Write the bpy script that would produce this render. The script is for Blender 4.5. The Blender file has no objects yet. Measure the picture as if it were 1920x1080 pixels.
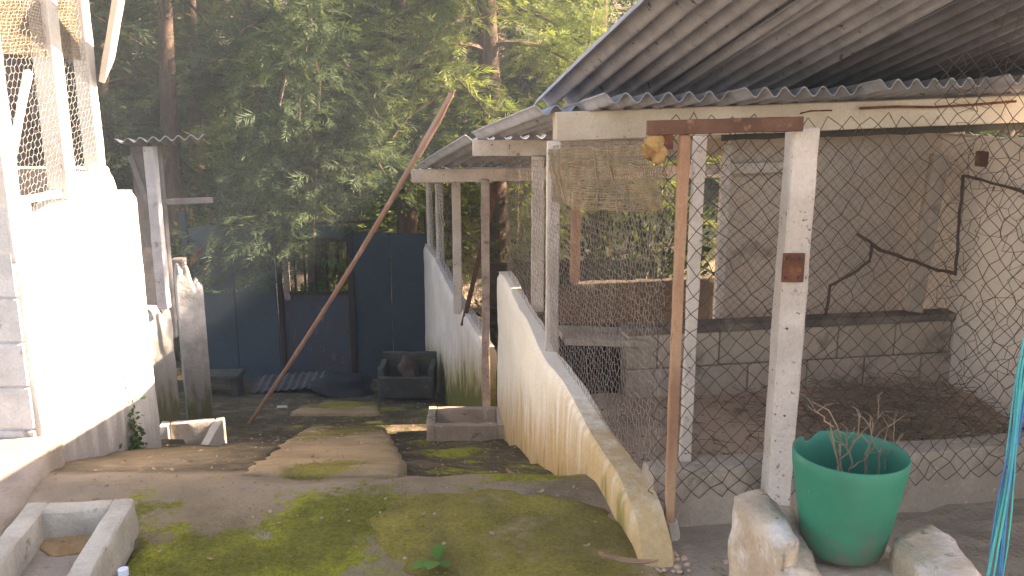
import bpy, bmesh, math, random
import numpy as np
from mathutils import Vector, Matrix, noise as mnoise
random.seed(7); rng = np.random.default_rng(11)
R = math.radians
scene = bpy.context.scene
C = scene.collection

# ------------------------------------------------------------------ camera, sky, sun, exposure
CAMZ, PITCH, FPX = 1.6, R(12.6), 1600.0
cam_d = bpy.data.cameras.new('camera'); cam = bpy.data.objects.new('camera', cam_d); C.objects.link(cam)
cam.location = (0, 0, CAMZ); cam.rotation_euler = (R(90) - PITCH, 0, 0)
cam_d.sensor_width = 36; cam_d.lens = 36 * FPX / 1920; cam_d.clip_start = 0.05; cam_d.clip_end = 400
scene.camera = cam
SUN = Vector((0.76, 0.17, 0.562)).normalized()
world = bpy.data.worlds.new('World'); scene.world = world; world.use_nodes = True
wn = world.node_tree.nodes; wn.clear()
sky = wn.new('ShaderNodeTexSky'); sky.sky_type = 'NISHITA'; sky.sun_disc = False
sky.sun_elevation = math.asin(SUN.z); sky.sun_rotation = math.atan2(SUN.x, SUN.y)
bg = wn.new('ShaderNodeBackground'); bg.inputs['Strength'].default_value = 0.085
wo = wn.new('ShaderNodeOutputWorld')
world.node_tree.links.new(sky.outputs[0], bg.inputs[0]); world.node_tree.links.new(bg.outputs[0], wo.inputs[0])
sd = bpy.data.lights.new('sun', 'SUN'); sd.energy = 5.0; sd.angle = R(0.5); sd.color = (1.0, 0.93, 0.83)
so = bpy.data.objects.new('sun', sd); C.objects.link(so); so.rotation_euler = SUN.to_track_quat('Z', 'Y').to_euler()
scene.view_settings.view_transform = 'Standard'; scene.view_settings.look = 'None'
scene.view_settings.gamma = 1.0; scene.view_settings.use_curve_mapping = False
scene.view_settings.exposure = 2.75
scene.view_settings.use_white_balance = True; scene.view_settings.white_balance_temperature = 9300; scene.view_settings.white_balance_tint = 20
try:
    scene.cycles.max_bounces = 10; scene.cycles.diffuse_bounces = 6; scene.cycles.transparent_max_bounces = 12
    scene.cycles.use_denoising = True; scene.cycles.sample_clamp_indirect = 8
except Exception: pass

# ------------------------------------------------------------------ helpers
CP, SP = math.cos(PITCH), math.sin(PITCH)
def P(px, py, Y):
    """survey point: where the sight line through a photo pixel reaches forward distance Y (metres)"""
    a = (px - 960) / FPX; b = (540 - py) / FPX
    t = Y / (CP + b * SP)
    return Vector((a * t, Y, CAMZ + (b * CP - SP) * t))
def V(*a): return Vector(a)

def link(o, parent=None):
    C.objects.link(o)
    if parent is not None: o.parent = parent
    return o
def thing(name, label, cat, group=None, kind=None):
    o = bpy.data.objects.new(name, None); o.empty_display_size = .1; C.objects.link(o)
    return tag(o, label, cat, group, kind)
def tag(o, label=None, cat=None, group=None, kind=None):
    if label: o['label'] = label
    if cat: o['category'] = cat
    if group: o['group'] = group
    if kind: o['kind'] = kind
    return o
def sub(name, parent):
    o = bpy.data.objects.new(name, None); o.empty_display_size = .1; return link(o, parent)

class MB:
    def __init__(s): s.v = []; s.f = []
    def box(s, c, ax, ay, az):
        """box round c with half-vectors ax, ay, az, edges chamfered"""
        c = Vector(c); k = len(s.v)
        ch = min(ax.length, ay.length, az.length) * .16
        ch = min(ch, .006)
        X, Y, Z = ax, ay, az
        x, y, z = X.normalized() * ch, Y.normalized() * ch, Z.normalized() * ch
        idx = {}
        for sx in (-1, 1):
            for sy in (-1, 1):
                for sz in (-1, 1):
                    b = c + X * sx + Y * sy + Z * sz
                    for q, p in (('x', b - y * sy - z * sz), ('y', b - x * sx - z * sz), ('z', b - x * sx - y * sy)):
                        idx[(q, sx, sy, sz)] = len(s.v); s.v.append(p)
        F = lambda *t: s.f.append(tuple(idx[i] for i in t))
        for e in (-1, 1):
            F(('x', e, -1, -1), ('x', e, 1, -1), ('x', e, 1, 1), ('x', e, -1, 1))
            F(('y', -1, e, -1), ('y', 1, e, -1), ('y', 1, e, 1), ('y', -1, e, 1))
            F(('z', -1, -1, e), ('z', 1, -1, e), ('z', 1, 1, e), ('z', -1, 1, e))
        for a in (-1, 1):
            for b in (-1, 1):
                F(('x', a, b, -1), ('x', a, b, 1), ('y', a, b, 1), ('y', a, b, -1))
                F(('x', a, -1, b), ('x', a, 1, b), ('z', a, 1, b), ('z', a, -1, b))
                F(('y', -1, a, b), ('y', 1, a, b), ('z', 1, a, b), ('z', -1, a, b))
                for d in (-1, 1): F(('x', a, b, d), ('y', a, b, d), ('z', a, b, d))
        return s
    def bar(s, p0, p1, w, h, side=None):
        """timber from p0 to p1, w across, h along the other direction"""
        p0, p1 = Vector(p0), Vector(p1); d = p1 - p0
        if side is None: side = Vector((0, 0, 1)) if abs(d.normalized().z) < .8 else Vector((0, 1, 0))
        a = d.cross(side).normalized(); b = a.cross(d).normalized()
        return s.box((p0 + p1) / 2, d / 2, a * w / 2, b * h / 2)
    def tube(s, pts, r, n=5, cap=True):
        pts = [Vector(p) for p in pts]; rr = r if isinstance(r, (list, tuple)) else [r] * len(pts)
        k0 = len(s.v); up = Vector((.31, .17, .93))
        for i, p in enumerate(pts):
            d = (pts[min(i + 1, len(pts) - 1)] - pts[max(i - 1, 0)])
            d = d.normalized() if d.length > 1e-9 else Vector((0, 0, 1))
            a = d.cross(up); a = a.normalized() if a.length > 1e-3 else d.cross(Vector((1, 0, 0))).normalized()
            b = d.cross(a)
            for j in range(n):
                t = 2 * math.pi * j / n
                s.v.append(p + (a * math.cos(t) + b * math.sin(t)) * rr[i])
        for i in range(len(pts) - 1):
            for j in range(n):
                a0 = k0 + i * n + j; a1 = k0 + i * n + (j + 1) % n
                s.f.append((a0, a1, a1 + n, a0 + n))
        if cap:
            s.f.append(tuple(k0 + j for j in range(n))[::-1]); e = k0 + (len(pts) - 1) * n
            s.f.append(tuple(e + j for j in range(n)))
        return s
    def build(s, name, m, parent=None, smooth=False):
        me = bpy.data.meshes.new(name); me.from_pydata([tuple(v) for v in s.v], [], s.f)
        bm = bmesh.new(); bm.from_mesh(me); bmesh.ops.recalc_face_normals(bm, faces=bm.faces)
        amp = ROUGH.get(m.name, 0)
        if amp and name != 'block' and len(me.vertices) == 24:
            for lim in (.5, .25, .12, .06):
                lg = [e for e in bm.edges if e.calc_length() > lim]
                if lg and len(bm.faces) < 3000: bmesh.ops.subdivide_edges(bm, edges=lg, cuts=1, use_grid_fill=True)
            bmesh.ops.triangulate(bm, faces=bm.faces[:]); bm.normal_update()
            for v in bm.verts:
                q = v.co.copy(); v.co += v.normal * amp * (mnoise.fractal(q * 9, 1., 2., 4) + .6 * mnoise.noise(q * 2.3))
            smooth = True
        bm.to_mesh(me); bm.free()
        me.materials.append(m)
        if smooth: me.polygons.foreach_set('use_smooth', [True] * len(me.polygons))
        o = link(bpy.data.objects.new(name, me), parent)
        if smooth and amp:
            try: me.set_sharp_from_angle(angle=R(40))
            except Exception: pass
        return o
ROUGH = {'concrete': .007, 'rim_concrete': .008, 'dark_concrete': .009, 'cream_timber': .003, 'white_timber': .003, 'white_paint': .003, 'brown_timber': .003, 'tan_timber': .003, 'lichen_post': .006,
         'shade_wall': .006, 'pale_wall': .008, 'dark_earth': .012, 'shed_post': .003, 'gate_blue': .004, 'gate_dark': .004, 'gate_low': .005}

def np_mesh(name, verts, faces, m, parent=None, smooth=False, attrs=None):
    """verts (n,3), faces (k,3|4) numpy"""
    verts = np.asarray(verts, np.float32); faces = np.asarray(faces, np.int32)
    me = bpy.data.meshes.new(name); k, q = faces.shape
    me.vertices.add(len(verts)); me.vertices.foreach_set('co', verts.ravel())
    me.loops.add(k * q); me.loops.foreach_set('vertex_index', faces.ravel())
    me.polygons.add(k); me.polygons.foreach_set('loop_start', np.arange(0, k * q, q, dtype=np.int32))
    try: me.polygons.foreach_set('loop_total', np.full(k, q, np.int32))
    except Exception: pass
    me.update(calc_edges=True); me.validate()
    if smooth: me.polygons.foreach_set('use_smooth', np.ones(len(me.polygons), bool))
    for nm, arr in (attrs or {}).items():
        a = me.attributes.new(nm, 'FLOAT', 'POINT'); a.data.foreach_set('value', np.asarray(arr, np.float32))
    me.materials.append(m)
    return link(bpy.data.objects.new(name, me), parent)

def wires(segs, r, n=3):
    """many straight wires (k,2,3) -> thin prisms as arrays"""
    segs = np.asarray(segs, float); p, q = segs[:, 0], segs[:, 1]; d = q - p
    L = np.linalg.norm(d, axis=1, keepdims=True); d = d / np.maximum(L, 1e-9)
    up = np.tile([[.29, .11, .95]], (len(d), 1)); a = np.cross(d, up); na = np.linalg.norm(a, axis=1, keepdims=True)
    a = np.where(na < 1e-3, np.array([[1., 0, 0]]), a / np.maximum(na, 1e-9)); b = np.cross(d, a)
    vs = []
    for e in (p, q):
        for j in range(n):
            t = 2 * math.pi * j / n; vs.append(e + (a * math.cos(t) + b * math.sin(t)) * r)
    Vv = np.stack(vs, 1).reshape(-1, 3); base = (np.arange(len(segs)) * 2 * n)[:, None]
    fs = [base + np.array([[j, (j + 1) % n, n + (j + 1) % n, n + j]]) for j in range(n)]
    return Vv, np.concatenate(fs, 0)

# ------------------------------------------------------------------ materials
def newmat(name):
    m = bpy.data.materials.new(name); m.use_nodes = True; nt = m.node_tree; nt.nodes.clear()
    out = nt.nodes.new('ShaderNodeOutputMaterial'); b = nt.nodes.new('ShaderNodeBsdfPrincipled')
    nt.links.new(b.outputs[0], out.inputs[0]); return m, nt, b, out
class NB:
    def __init__(s, nt): s.nt = nt; s.pos = s.n('ShaderNodeNewGeometry').outputs['Position']
    def n(s, t): return s.nt.nodes.new(t)
    def l(s, a, b): s.nt.links.new(a, b)
    def noise(s, scale, detail=5, rough=.6, stretch=None, off=(0, 0, 0)):
        mp = s.n('ShaderNodeMapping'); s.l(s.pos, mp.inputs[0]); mp.inputs['Location'].default_value = off
        if stretch: mp.inputs['Scale'].default_value = stretch
        nz = s.n('ShaderNodeTexNoise'); s.l(mp.outputs[0], nz.inputs['Vector'])
        nz.inputs['Scale'].default_value = scale; nz.inputs['Detail'].default_value = detail; nz.inputs['Roughness'].default_value = rough
        return nz.outputs[0]
    def ramp(s, v, lo, hi):
        mr = s.n('ShaderNodeMapRange'); mr.interpolation_type = 'SMOOTHSTEP'; s.l(v, mr.inputs[0])
        mr.inputs[1].default_value = lo; mr.inputs[2].default_value = hi; return mr.outputs[0]
    def math(s, op, a, b):
        m = s.n('ShaderNodeMath'); m.operation = op
        for i, x in enumerate((a, b)):
            if isinstance(x, (int, float)): m.inputs[i].default_value = x
            else: s.l(x, m.inputs[i])
        return m.outputs[0]
    def mix(s, f, a, b, mode='MIX'):
        m = s.n('ShaderNodeMix'); m.data_type = 'RGBA'; m.blend_type = mode
        for i, x in ((0, f), (6, a), (7, b)):
            if isinstance(x, (int, float)): m.inputs[i].default_value = x
            elif isinstance(x, tuple): m.inputs[i].default_value = (*x, 1) if len(x) == 3 else x
            else: s.l(x, m.inputs[i])
        return m.outputs[2]
    def attr(s, name):
        a = s.n('ShaderNodeAttribute'); a.attribute_name = name; return a.outputs['Fac']
    def bump(s, bsdf, h, strength, dist=.01):
        b = s.n('ShaderNodeBump'); b.inputs['Strength'].default_value = strength; b.inputs['Distance'].default_value = dist
        s.l(h, b.inputs['Height']); s.l(b.outputs[0], bsdf.inputs['Normal'])

def surf(name, c1, c2, scale=3., rough=.85, bump=.25, bscale=70., stain=None, thr=(.56, .7), sscale=8., stretch=None, sstretch=None, spec=.25, metal=0., stain2=None, thr2=(.62, .7), s2scale=25., objvar=.0):
    m, nt, b, out = newmat(name); k = NB(nt)
    col = k.mix(k.ramp(k.noise(scale, 6, stretch=stretch), .36, .64), c1, c2)
    if stain: col = k.mix(k.ramp(k.noise(sscale, 7, .65, sstretch, (3, 7, 1)), *thr), col, stain)
    if stain2: col = k.mix(k.ramp(k.noise(s2scale, 5, .6, None, (9, 2, 5)), *thr2), col, stain2)
    fine = k.noise(bscale, 4, .7)
    col = k.mix(k.ramp(fine, .2, .8), k.mix(1., col, (.78, .78, .78), 'MULTIPLY'), col)
    if objvar:
        oi = k.n('ShaderNodeObjectInfo'); v = k.math('ADD', k.math('MULTIPLY', oi.outputs['Random'], objvar), 1 - objvar)
        cb = k.n('ShaderNodeCombineColor'); [k.l(v, cb.inputs[i]) for i in range(3)]
        col = k.mix(1., col, cb.outputs[0], 'MULTIPLY')
    k.l(col, b.inputs['Base Color']); b.inputs['Roughness'].default_value = rough
    b.inputs['Specular IOR Level'].default_value = spec; b.inputs['Metallic'].default_value = metal
    k.bump(b, k.math('ADD', fine, k.noise(bscale * .2, 4)), bump)
    return m

def plaster(name, white, white2, dirt, moss, d0, d1, mossh=.0, streak=(14, 14, 1.2)):
    """limewashed wall, splash dirt rising from the foot (attribute hgt = height above ground)"""
    m, nt, b, out = newmat(name); k = NB(nt)
    col = k.mix(k.ramp(k.noise(2.2, 6), .35, .65), white, white2)
    col = k.mix(k.ramp(k.noise(9, 6, .7), .62, .74), col, tuple(x * .72 for x in white2))
    drip = k.noise(1.0, 5, .6, streak)
    h = k.math('ADD', k.attr('hgt'), k.math('MULTIPLY', k.math('SUBTRACT', drip, .5), -.9))
    col = k.mix(k.ramp(h, d1, d0), col, dirt)
    hm = k.math('ADD', k.attr('hgt'), k.math('MULTIPLY', k.math('SUBTRACT', k.noise(1.6, 5, .6, (5, 5, 1.6), (4, 4, 4)), .5), -1.2))
    col = k.mix(k.ramp(hm, mossh + .2, mossh - .1), col, moss)
    fine = k.noise(55, 5, .7)
    col = k.mix(k.ramp(fine, .25, .75), k.mix(1., col, (.84, .83, .81), 'MULTIPLY'), col)
    k.l(col, b.inputs['Base Color']); b.inputs['Roughness'].default_value = .9; b.inputs['Specular IOR Level'].default_value = .15
    k.bump(b, k.math('ADD', fine, k.math('MULTIPLY', k.noise(12, 5), 2.)), .45)
    return m

M = {}
M['white_timber'] = surf('white_timber', (.62, .56, .52), (.50, .44, .40), 5, .8, .25, 90, stain=(.20, .12, .08), thr=(.63, .72), sscale=11, sstretch=(1, 1, 1), stain2=(.10, .06, .04), thr2=(.62, .69), s2scale=46)
M['cream_timber'] = surf('cream_timber', (.63, .56, .47), (.52, .45, .37), 4, .8, .25, 90, stain=(.24, .15, .09), thr=(.6, .72), sscale=9, stain2=(.11, .065, .04), thr2=(.66, .73), s2scale=34)
M['brown_timber'] = surf('brown_timber', (.15, .075, .05), (.10, .05, .036), 6, .75, .3, 80, stain=(.30, .17, .10), sscale=16)
M['tan_timber'] = surf('tan_timber', (.46, .28, .18), (.30, .16, .10), 7, .7, .35, 80, stretch=(1, 1, .25), stain=(.16, .10, .07), thr=(.6, .72), sscale=16)
M['rust'] = surf('rust', (.20, .075, .04), (.11, .045, .03), 14, .9, .4, 90, stain=(.32, .14, .07), sscale=30)
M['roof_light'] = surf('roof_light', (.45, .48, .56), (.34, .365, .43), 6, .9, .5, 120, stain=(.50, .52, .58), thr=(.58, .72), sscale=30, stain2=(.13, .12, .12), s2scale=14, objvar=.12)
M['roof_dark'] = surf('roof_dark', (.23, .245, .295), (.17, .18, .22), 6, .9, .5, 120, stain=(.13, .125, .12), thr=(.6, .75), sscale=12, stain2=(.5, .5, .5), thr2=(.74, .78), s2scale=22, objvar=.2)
M['tin'] = surf('tin', (.48, .50, .54), (.34, .36, .40), 7, .5, .2, 60, stain=(.16, .12, .10), sscale=18, metal=.3)
M['concrete'] = surf('concrete', (.42, .35, .295), (.32, .265, .22), 4, .92, .5, 60, stain=(.16, .14, .12), thr=(.58, .72), sscale=7, stain2=(.5, .46, .42), s2scale=20)
M['rim_concrete'] = surf('rim_concrete', (.56, .52, .46), (.44, .40, .35), 5, .9, .5, 70, stain=(.24, .21, .16), thr=(.6, .74), sscale=12)
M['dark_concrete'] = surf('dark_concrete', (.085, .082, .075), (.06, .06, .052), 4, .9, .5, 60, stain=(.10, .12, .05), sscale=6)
M['block'] = surf('block', (.62, .50, .40), (.50, .395, .31), 5, .95, .6, 90, stain=(.22, .175, .14), thr=(.54, .70), sscale=4, stain2=(.46, .40, .34), s2scale=12, objvar=.16)
M['mortar'] = surf('mortar', (.26, .22, .185), (.19, .16, .135), 9, .95, .5, 90)
M['blue_block'] = surf('blue_block', (.66, .68, .72), (.52, .54, .58), 6, .95, .6, 80, stain=(.34, .30, .28), thr=(.6, .72), sscale=9, objvar=.1)
M['foot_block'] = surf('foot_block', (.60, .49, .38), (.44, .35, .27), 5, .95, .6, 70, stain=(.66, .60, .56), thr=(.5, .66), sscale=6, stain2=(.20, .16, .13), s2scale=18)
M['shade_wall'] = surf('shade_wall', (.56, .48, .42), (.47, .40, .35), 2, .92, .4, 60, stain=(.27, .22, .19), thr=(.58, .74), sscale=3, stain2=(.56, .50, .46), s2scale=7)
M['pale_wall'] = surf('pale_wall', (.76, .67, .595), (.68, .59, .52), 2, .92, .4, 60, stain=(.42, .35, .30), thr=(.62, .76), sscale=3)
M['dirt'] = surf('dirt', (.56, .41, .31), (.44, .31, .23), 3, .97, .6, 50, stain=(.20, .145, .105), sscale=8, stain2=(.07, .05, .04), s2scale=16)
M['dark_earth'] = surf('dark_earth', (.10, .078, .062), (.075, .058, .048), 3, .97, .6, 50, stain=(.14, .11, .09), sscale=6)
M['coping'] = surf('coping', (.24, .19, .155), (.13, .105, .09), 4, .95, .5, 70, stain=(.34, .28, .23), sscale=7)
M['straw'] = surf('straw', (.26, .20, .15), (.15, .12, .09), 9, .95, .3, 90, stain=(.24, .19, .13), sscale=20)
M['wire'] = surf('wire', (.085, .065, .055), (.05, .04, .035), 12, .7, .1, 90, stain=(.14, .08, .05), sscale=25, metal=.2)
M['pale_wire'] = surf('pale_wire', (.36, .30, .27), (.24, .20, .18), 9, .6, .1, 90, stain=(.13, .09, .07), sscale=20, metal=.2)
M['left_wire'] = surf('left_wire', (.42, .40, .41), (.30, .28, .29), 9, .6, .1, 90, metal=.2)
M['net'] = surf('net', (.36, .28, .19), (.25, .195, .13), 9, .9, .1, 90)
M['gate_blue'] = surf('gate_blue', (.050, .080, .102), (.043, .069, .090), 2, .55, .12, 40, stain=(.075, .10, .12), thr=(.6, .75), sscale=6, stain2=(.10, .065, .05), thr2=(.7, .76), s2scale=11, spec=.35)
M['gate_dark'] = surf('gate_dark', (.038, .058, .072), (.030, .047, .060), 2, .6, .12, 40, stain=(.05, .06, .06), sscale=7)
M['gate_bar'] = surf('gate_bar', (.035, .028, .026), (.05, .032, .026), 7, .7, .2, 40)
M['gate_low'] = surf('gate_low', (.055, .075, .10), (.07, .065, .075), 4, .7, .2, 40, stain=(.20, .16, .16), thr=(.58, .7), sscale=12, sstretch=(1, 1, .25))
M['lichen_post'] = surf('lichen_post', (.42, .34, .31), (.30, .24, .22), 9, .9, .4, 60, stain=(.16, .11, .09), sscale=14)
M['bamboo'] = surf('bamboo', (.40, .235, .165), (.30, .17, .12), 6, .6, .2, 70, stretch=(1, 1, .3), stain=(.52, .36, .27), sscale=9, sstretch=(1, 1, .2))
M['pot_green'], nt, b, o_ = newmat('pot_green'); k = NB(nt)
c = k.mix(k.ramp(k.noise(9, 5), .4, .7), (.002, .175, .118), (.006, .145, .10)); c = k.mix(k.ramp(k.noise(30, 6, .7, (1, 1, .3)), .62, .75), c, (.07, .165, .125))
c = k.mix(k.ramp(k.noise(5, 4, .6, (1, 1, 3)), .55, .8), c, (.05, .125, .10))
sx = k.n('ShaderNodeSeparateXYZ'); k.l(k.pos, sx.inputs[0])
hd = k.math('ADD', sx.outputs[2], k.math('MULTIPLY', k.math('SUBTRACT', k.noise(22, 6, .7), .5), .35))
c = k.mix(k.math('MULTIPLY', k.ramp(hd, .64, .54), .7), c, (.13, .115, .085)); c = k.mix(k.ramp(k.noise(70, 4, .8, (1, 1, .25)), .66, .72), c, (.16, .26, .21))
rv = k.math('ADD', k.math('MULTIPLY', k.noise(15, 5), .5), .25); k.l(rv, b.inputs['Roughness'])
k.l(c, b.inputs['Base Color']); b.inputs['Specular IOR Level'].default_value = .35
k.bump(b, k.noise(40, 4), .06); b.inputs['Subsurface Weight'].default_value = 0.0
M['soil'] = surf('soil', (.06, .045, .035), (.09, .065, .05), 20, .97, .6, 60)
M['twig'] = surf('twig', (.27, .20, .15), (.19, .15, .10), 20, .85, .3, 60)
M['branch'] = surf('branch', (.10, .07, .055), (.065, .045, .04), 10, .9, .4, 60)
M['twine'] = surf('twine', (.02, .33, .42), (.03, .42, .40), 14, .6, .3, 90)
M['twine_dark'] = surf('twine_dark', (.03, .14, .38), (.03, .22, .42), 14, .6, .3, 90)
M['nest'] = surf('nest', (.46, .29, .13), (.30, .18, .08), 18, .95, .7, 60, stain=(.12, .07, .04), sscale=22)
M['loaf'] = surf('loaf', (.42, .285, .15), (.33, .20, .10), 14, .95, .7, 50, stain=(.20, .12, .07), thr=(.55, .66), sscale=30)
M['bottle'], nt, b, o_ = newmat('bottle'); b.inputs['Base Color'].default_value = (.62, .74, .9, 1); b.inputs['Roughness'].default_value = .15; b.inputs['Transmission Weight'].default_value = .6
M['cap'] = surf('cap', (.55, .65, .85), (.5, .6, .8), 4, .4, .05, 40)
M['dry_leaf'] = surf('dry_leaf', (.42, .28, .19), (.30, .18, .12), 9, .8, .4, 60)
M['bark'] = surf('bark', (.155, .105, .08), (.085, .06, .048), 7, .95, .8, 22, stretch=(1, 1, .3), stain=(.24, .17, .13), sscale=10, sstretch=(1, 1, .35))
M['litter'] = surf('litter', (.15, .12, .075), (.09, .08, .05), 3, .97, .6, 20, stain=(.24, .19, .10), sscale=6)
M['sheet_white'] = surf('sheet_white', (.12, .125, .13), (.075, .08, .085), 6, .7, .3, 50, stain=(.08, .07, .07), sscale=10, sstretch=(.4, 3, 3))
M['red_cloth'] = surf('red_cloth', (.12, .075, .062), (.075, .052, .046), 12, .9, .4, 60)
M['black'] = surf('black', (.022, .024, .028), (.03, .032, .036), 8, .8, .3, 60)

M['wall_white'] = plaster('wall_white', (.84, .80, .73), (.78, .73, .655), (.55, .39, .215), (.24, .21, .06), .05, .62, -.12)
M['wall_mossy'] = plaster('wall_mossy', (.74, .69, .66), (.64, .58, .55), (.38, .30, .15), (.13, .125, .035), .25, .85, .30)
M['wall_left'] = plaster('wall_left', (.80, .78, .75), (.72, .70, .67), (.40, .37, .35), (.20, .19, .14), .02, .42, -.22)
M['peeled'] = plaster('peeled', (.66, .66, .68), (.30, .29, .29), (.24, .23, .21), (.12, .12, .06), .2, 1.2, .25, (9, 9, 1.))

def leafmat(name, dark, light, trans, warm=None):
    m, nt, b, out = newmat(name); k = NB(nt)
    col = k.mix(k.attr('rnd'), dark, light)
    col = k.mix(k.ramp(k.noise(.9, 3), .42, .62), col, k.mix(1., col, (.72, .78, .8), 'MULTIPLY'))
    if warm: col = k.mix(k.ramp(k.noise(.55, 3, off=(5, 1, 8)), .56, .68), col, warm)
    k.l(col, b.inputs['Base Color']); b.inputs['Roughness'].default_value = .65; b.inputs['Specular IOR Level'].default_value = .25
    t = k.n('ShaderNodeBsdfTranslucent'); k.l(k.mix(1., col, (1.25, 1.25, .7), 'MULTIPLY'), t.inputs[0])
    ms = k.n('ShaderNodeMixShader'); ms.inputs[0].default_value = trans
    k.l(b.outputs[0], ms.inputs[1]); k.l(t.outputs[0], ms.inputs[2]); k.l(ms.outputs[0], out.inputs[0])
    return m
M['cypress'] = leafmat('cypress', (.045, .080, .048), (.125, .168, .078), .33)
M['cypress_pale'] = leafmat('cypress_pale', (.10, .145, .055), (.29, .34, .13), .45)  # lit copy of the cypress leaves: sunlight put into a lighter colour
M['broad'] = leafmat('broad', (.05, .10, .025), (.17, .22, .06), .35, (.25, .21, .06))
M['wood_far'] = leafmat('wood_far', (.036, .06, .036), (.12, .145, .07), .3, (.15, .13, .06))
M['weed'] = leafmat('weed', (.06, .16, .03), (.14, .28, .06), .35)
M['creeper'] = leafmat('creeper', (.05, .10, .035), (.10, .17, .06), .3)

# ground: concrete and earth, moss where the damp lets it grow (attributes painted from the layout, plus sunlight behind the gate)
m, nt, b, out = newmat('mossy_ground'); k = NB(nt); M['ground'] = m
col = k.mix(k.ramp(k.noise(2.5, 6), .36, .64), (.28, .215, .15), (.18, .135, .09))
col = k.mix(k.ramp(k.noise(11, 6, .7, off=(2, 8, 0)), .55, .72), col, (.22, .185, .15))
col = k.mix(k.ramp(k.noise(40, 4, .7, off=(2, 3, 0)), .6, .75), col, (.06, .05, .04))
grey = k.attr('grey'); col = k.mix(grey, col, k.mix(k.ramp(k.noise(5, 6), .35, .65), (.30, .25, .20), (.40, .335, .275)))
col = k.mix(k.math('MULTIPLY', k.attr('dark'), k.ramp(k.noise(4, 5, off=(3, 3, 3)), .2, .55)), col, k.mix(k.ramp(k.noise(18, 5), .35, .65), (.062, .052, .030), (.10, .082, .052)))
mo = k.math('ADD', k.attr('moss'), k.math('MULTIPLY', k.math('SUBTRACT', k.noise(2.6, 6, .62, off=(1, 1, 3)), .5), 3.2))
mo = k.math('ADD', mo, k.math('MULTIPLY', k.math('SUBTRACT', k.noise(26, 5, .7), .5), 1.1))
mcol = k.mix(k.ramp(k.noise(3.2, 4, off=(7, 0, 2)), .38, .62), (.17, .165, .03), (.31, .315, .035))
mcol = k.mix(k.ramp(k.noise(60, 3), .3, .7), k.mix(1., mcol, (.6, .62, .6), 'MULTIPLY'), mcol)
col = k.mix(k.ramp(mo, .42, .78), col, mcol)
k.l(col, b.inputs['Base Color']); b.inputs['Roughness'].default_value = .93; b.inputs['Specular IOR Level'].default_value = .2
k.bump(b, k.math('ADD', k.noise(55, 5, .7), k.math('MULTIPLY', k.noise(14, 5), 2.)), .8, .02)
m, nt, b, out = newmat('mossy_slab'); k = NB(nt); M['slab'] = m
col = k.mix(k.ramp(k.noise(2.5, 6), .36, .64), (.36, .265, .165), (.26, .19, .115))
mo = k.math('ADD', k.attr('moss'), k.math('MULTIPLY', k.math('SUBTRACT', k.noise(2.2, 6, .62, off=(4, 1, 3)), .5), 3.0))
mo = k.math('ADD', mo, k.math('MULTIPLY', k.math('SUBTRACT', k.noise(30, 5, .7), .5), .8))
mcol = k.mix(k.ramp(k.noise(2.4, 5, off=(7, 3, 2)), .36, .64), (.17, .135, .042), (.28, .235, .052))
mcol = k.mix(k.ramp(k.noise(60, 3), .3, .7), k.mix(1., mcol, (.7, .7, .7), 'MULTIPLY'), mcol)
col = k.mix(k.ramp(mo, .35, .75), col, mcol)
k.l(col, b.inputs['Base Color']); b.inputs['Roughness'].default_value = .93; b.inputs['Specular IOR Level'].default_value = .2
k.bump(b, k.math('ADD', k.noise(60, 5, .7), k.math('MULTIPLY', k.noise(12, 5), 1.5)), .75, .018)

# ------------------------------------------------------------------ ground
PROF = [(-60, 0), (3.35, 0), (3.62, -.07), (4.4, -.34), (5.6, -.79), (6.8, -1.24), (7.8, -1.45), (9.8, -2.03), (11.9, -2.46), (14, -2.62), (17, -2.6), (22, -1.0), (30, 3.5), (45, 10), (80, 16), (160, 18)]
PX_, PZ_ = np.array([p[0] for p in PROF]), np.array([p[1] for p in PROF])
def xA(y): return .43 + (y - 2.78) * (-.56 / 4.35)            # outer face of the near side wall
def xB(y): return -.29 + (y - 7.6) * (-.95 / 4.3)             # outer face of the far side wall
def front(x): return 2.97 + (x - .73) * .176                  # line of the near pen's front kerb
def gz(x, y):
    x = np.asarray(x, float); y = np.asarray(y, float)
    z = np.interp(y, PX_, PZ_)
    n = lambda a, b, c: np.sin(x * a + b) * np.cos(y * c + b * 1.7)
    z = z + .012 * n(2.3, .4, 1.9) + .008 * n(5.1, 1.3, 4.3) + .005 * n(11, 2.1, 9.7)
    # steps across the path
    z = z - .11 * np.clip((y - 3.56) / .06, 0, 1) * np.clip((6.6 - y) / 1.5, 0, 1) * (x > -.56 - (y - 3.6) * .17)
    z = z - .08 * ((y > 3.62) & (y < 6.75) & (x > -1.16 - (y - 3.5) * .165) & (x < -.54 - (y - 3.5) * .165))
    for ys, d in ((4.9, .05), (5.9, .05), (7.6, .05), (8.8, .06)):
        w = (y - ys - .12 * x) ; z = z + np.where((w > -1.0) & (w < 0), d * (w + 1.0), 0)
    # hollows under the two sunk troughs
    z = np.where((x > -2.30) & (x < -1.96) & (y > 5.28) & (y < 5.76), np.minimum(z, -1.02), z)
    z = np.where((x > -1.76) & (x < -1.36) & (y > 1.95) & (y < 2.88), np.minimum(z, -.14), z)
    # pens stand over a lower floor
    inside = (x > np.where(y < 7.4, xA(y), xB(y)) + .09) & (y > front(x) + .06) & (y < 13) & (x < 3.2)
    z = np.where(inside, np.minimum(z, -.42), z)
    return z
def gz1(x, y): return float(gz(np.array([x]), np.array([y]))[0])
def axis(lo, hi, step, ends):
    a = list(np.arange(lo, hi, step)); s = step; x = lo
    while x > ends[0]: s *= 1.28; x -= s; a.insert(0, x)
    s = step; x = a[-1]
    while x < ends[1]: s *= 1.28; x += s; a.append(x)
    return np.array(a)
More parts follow.
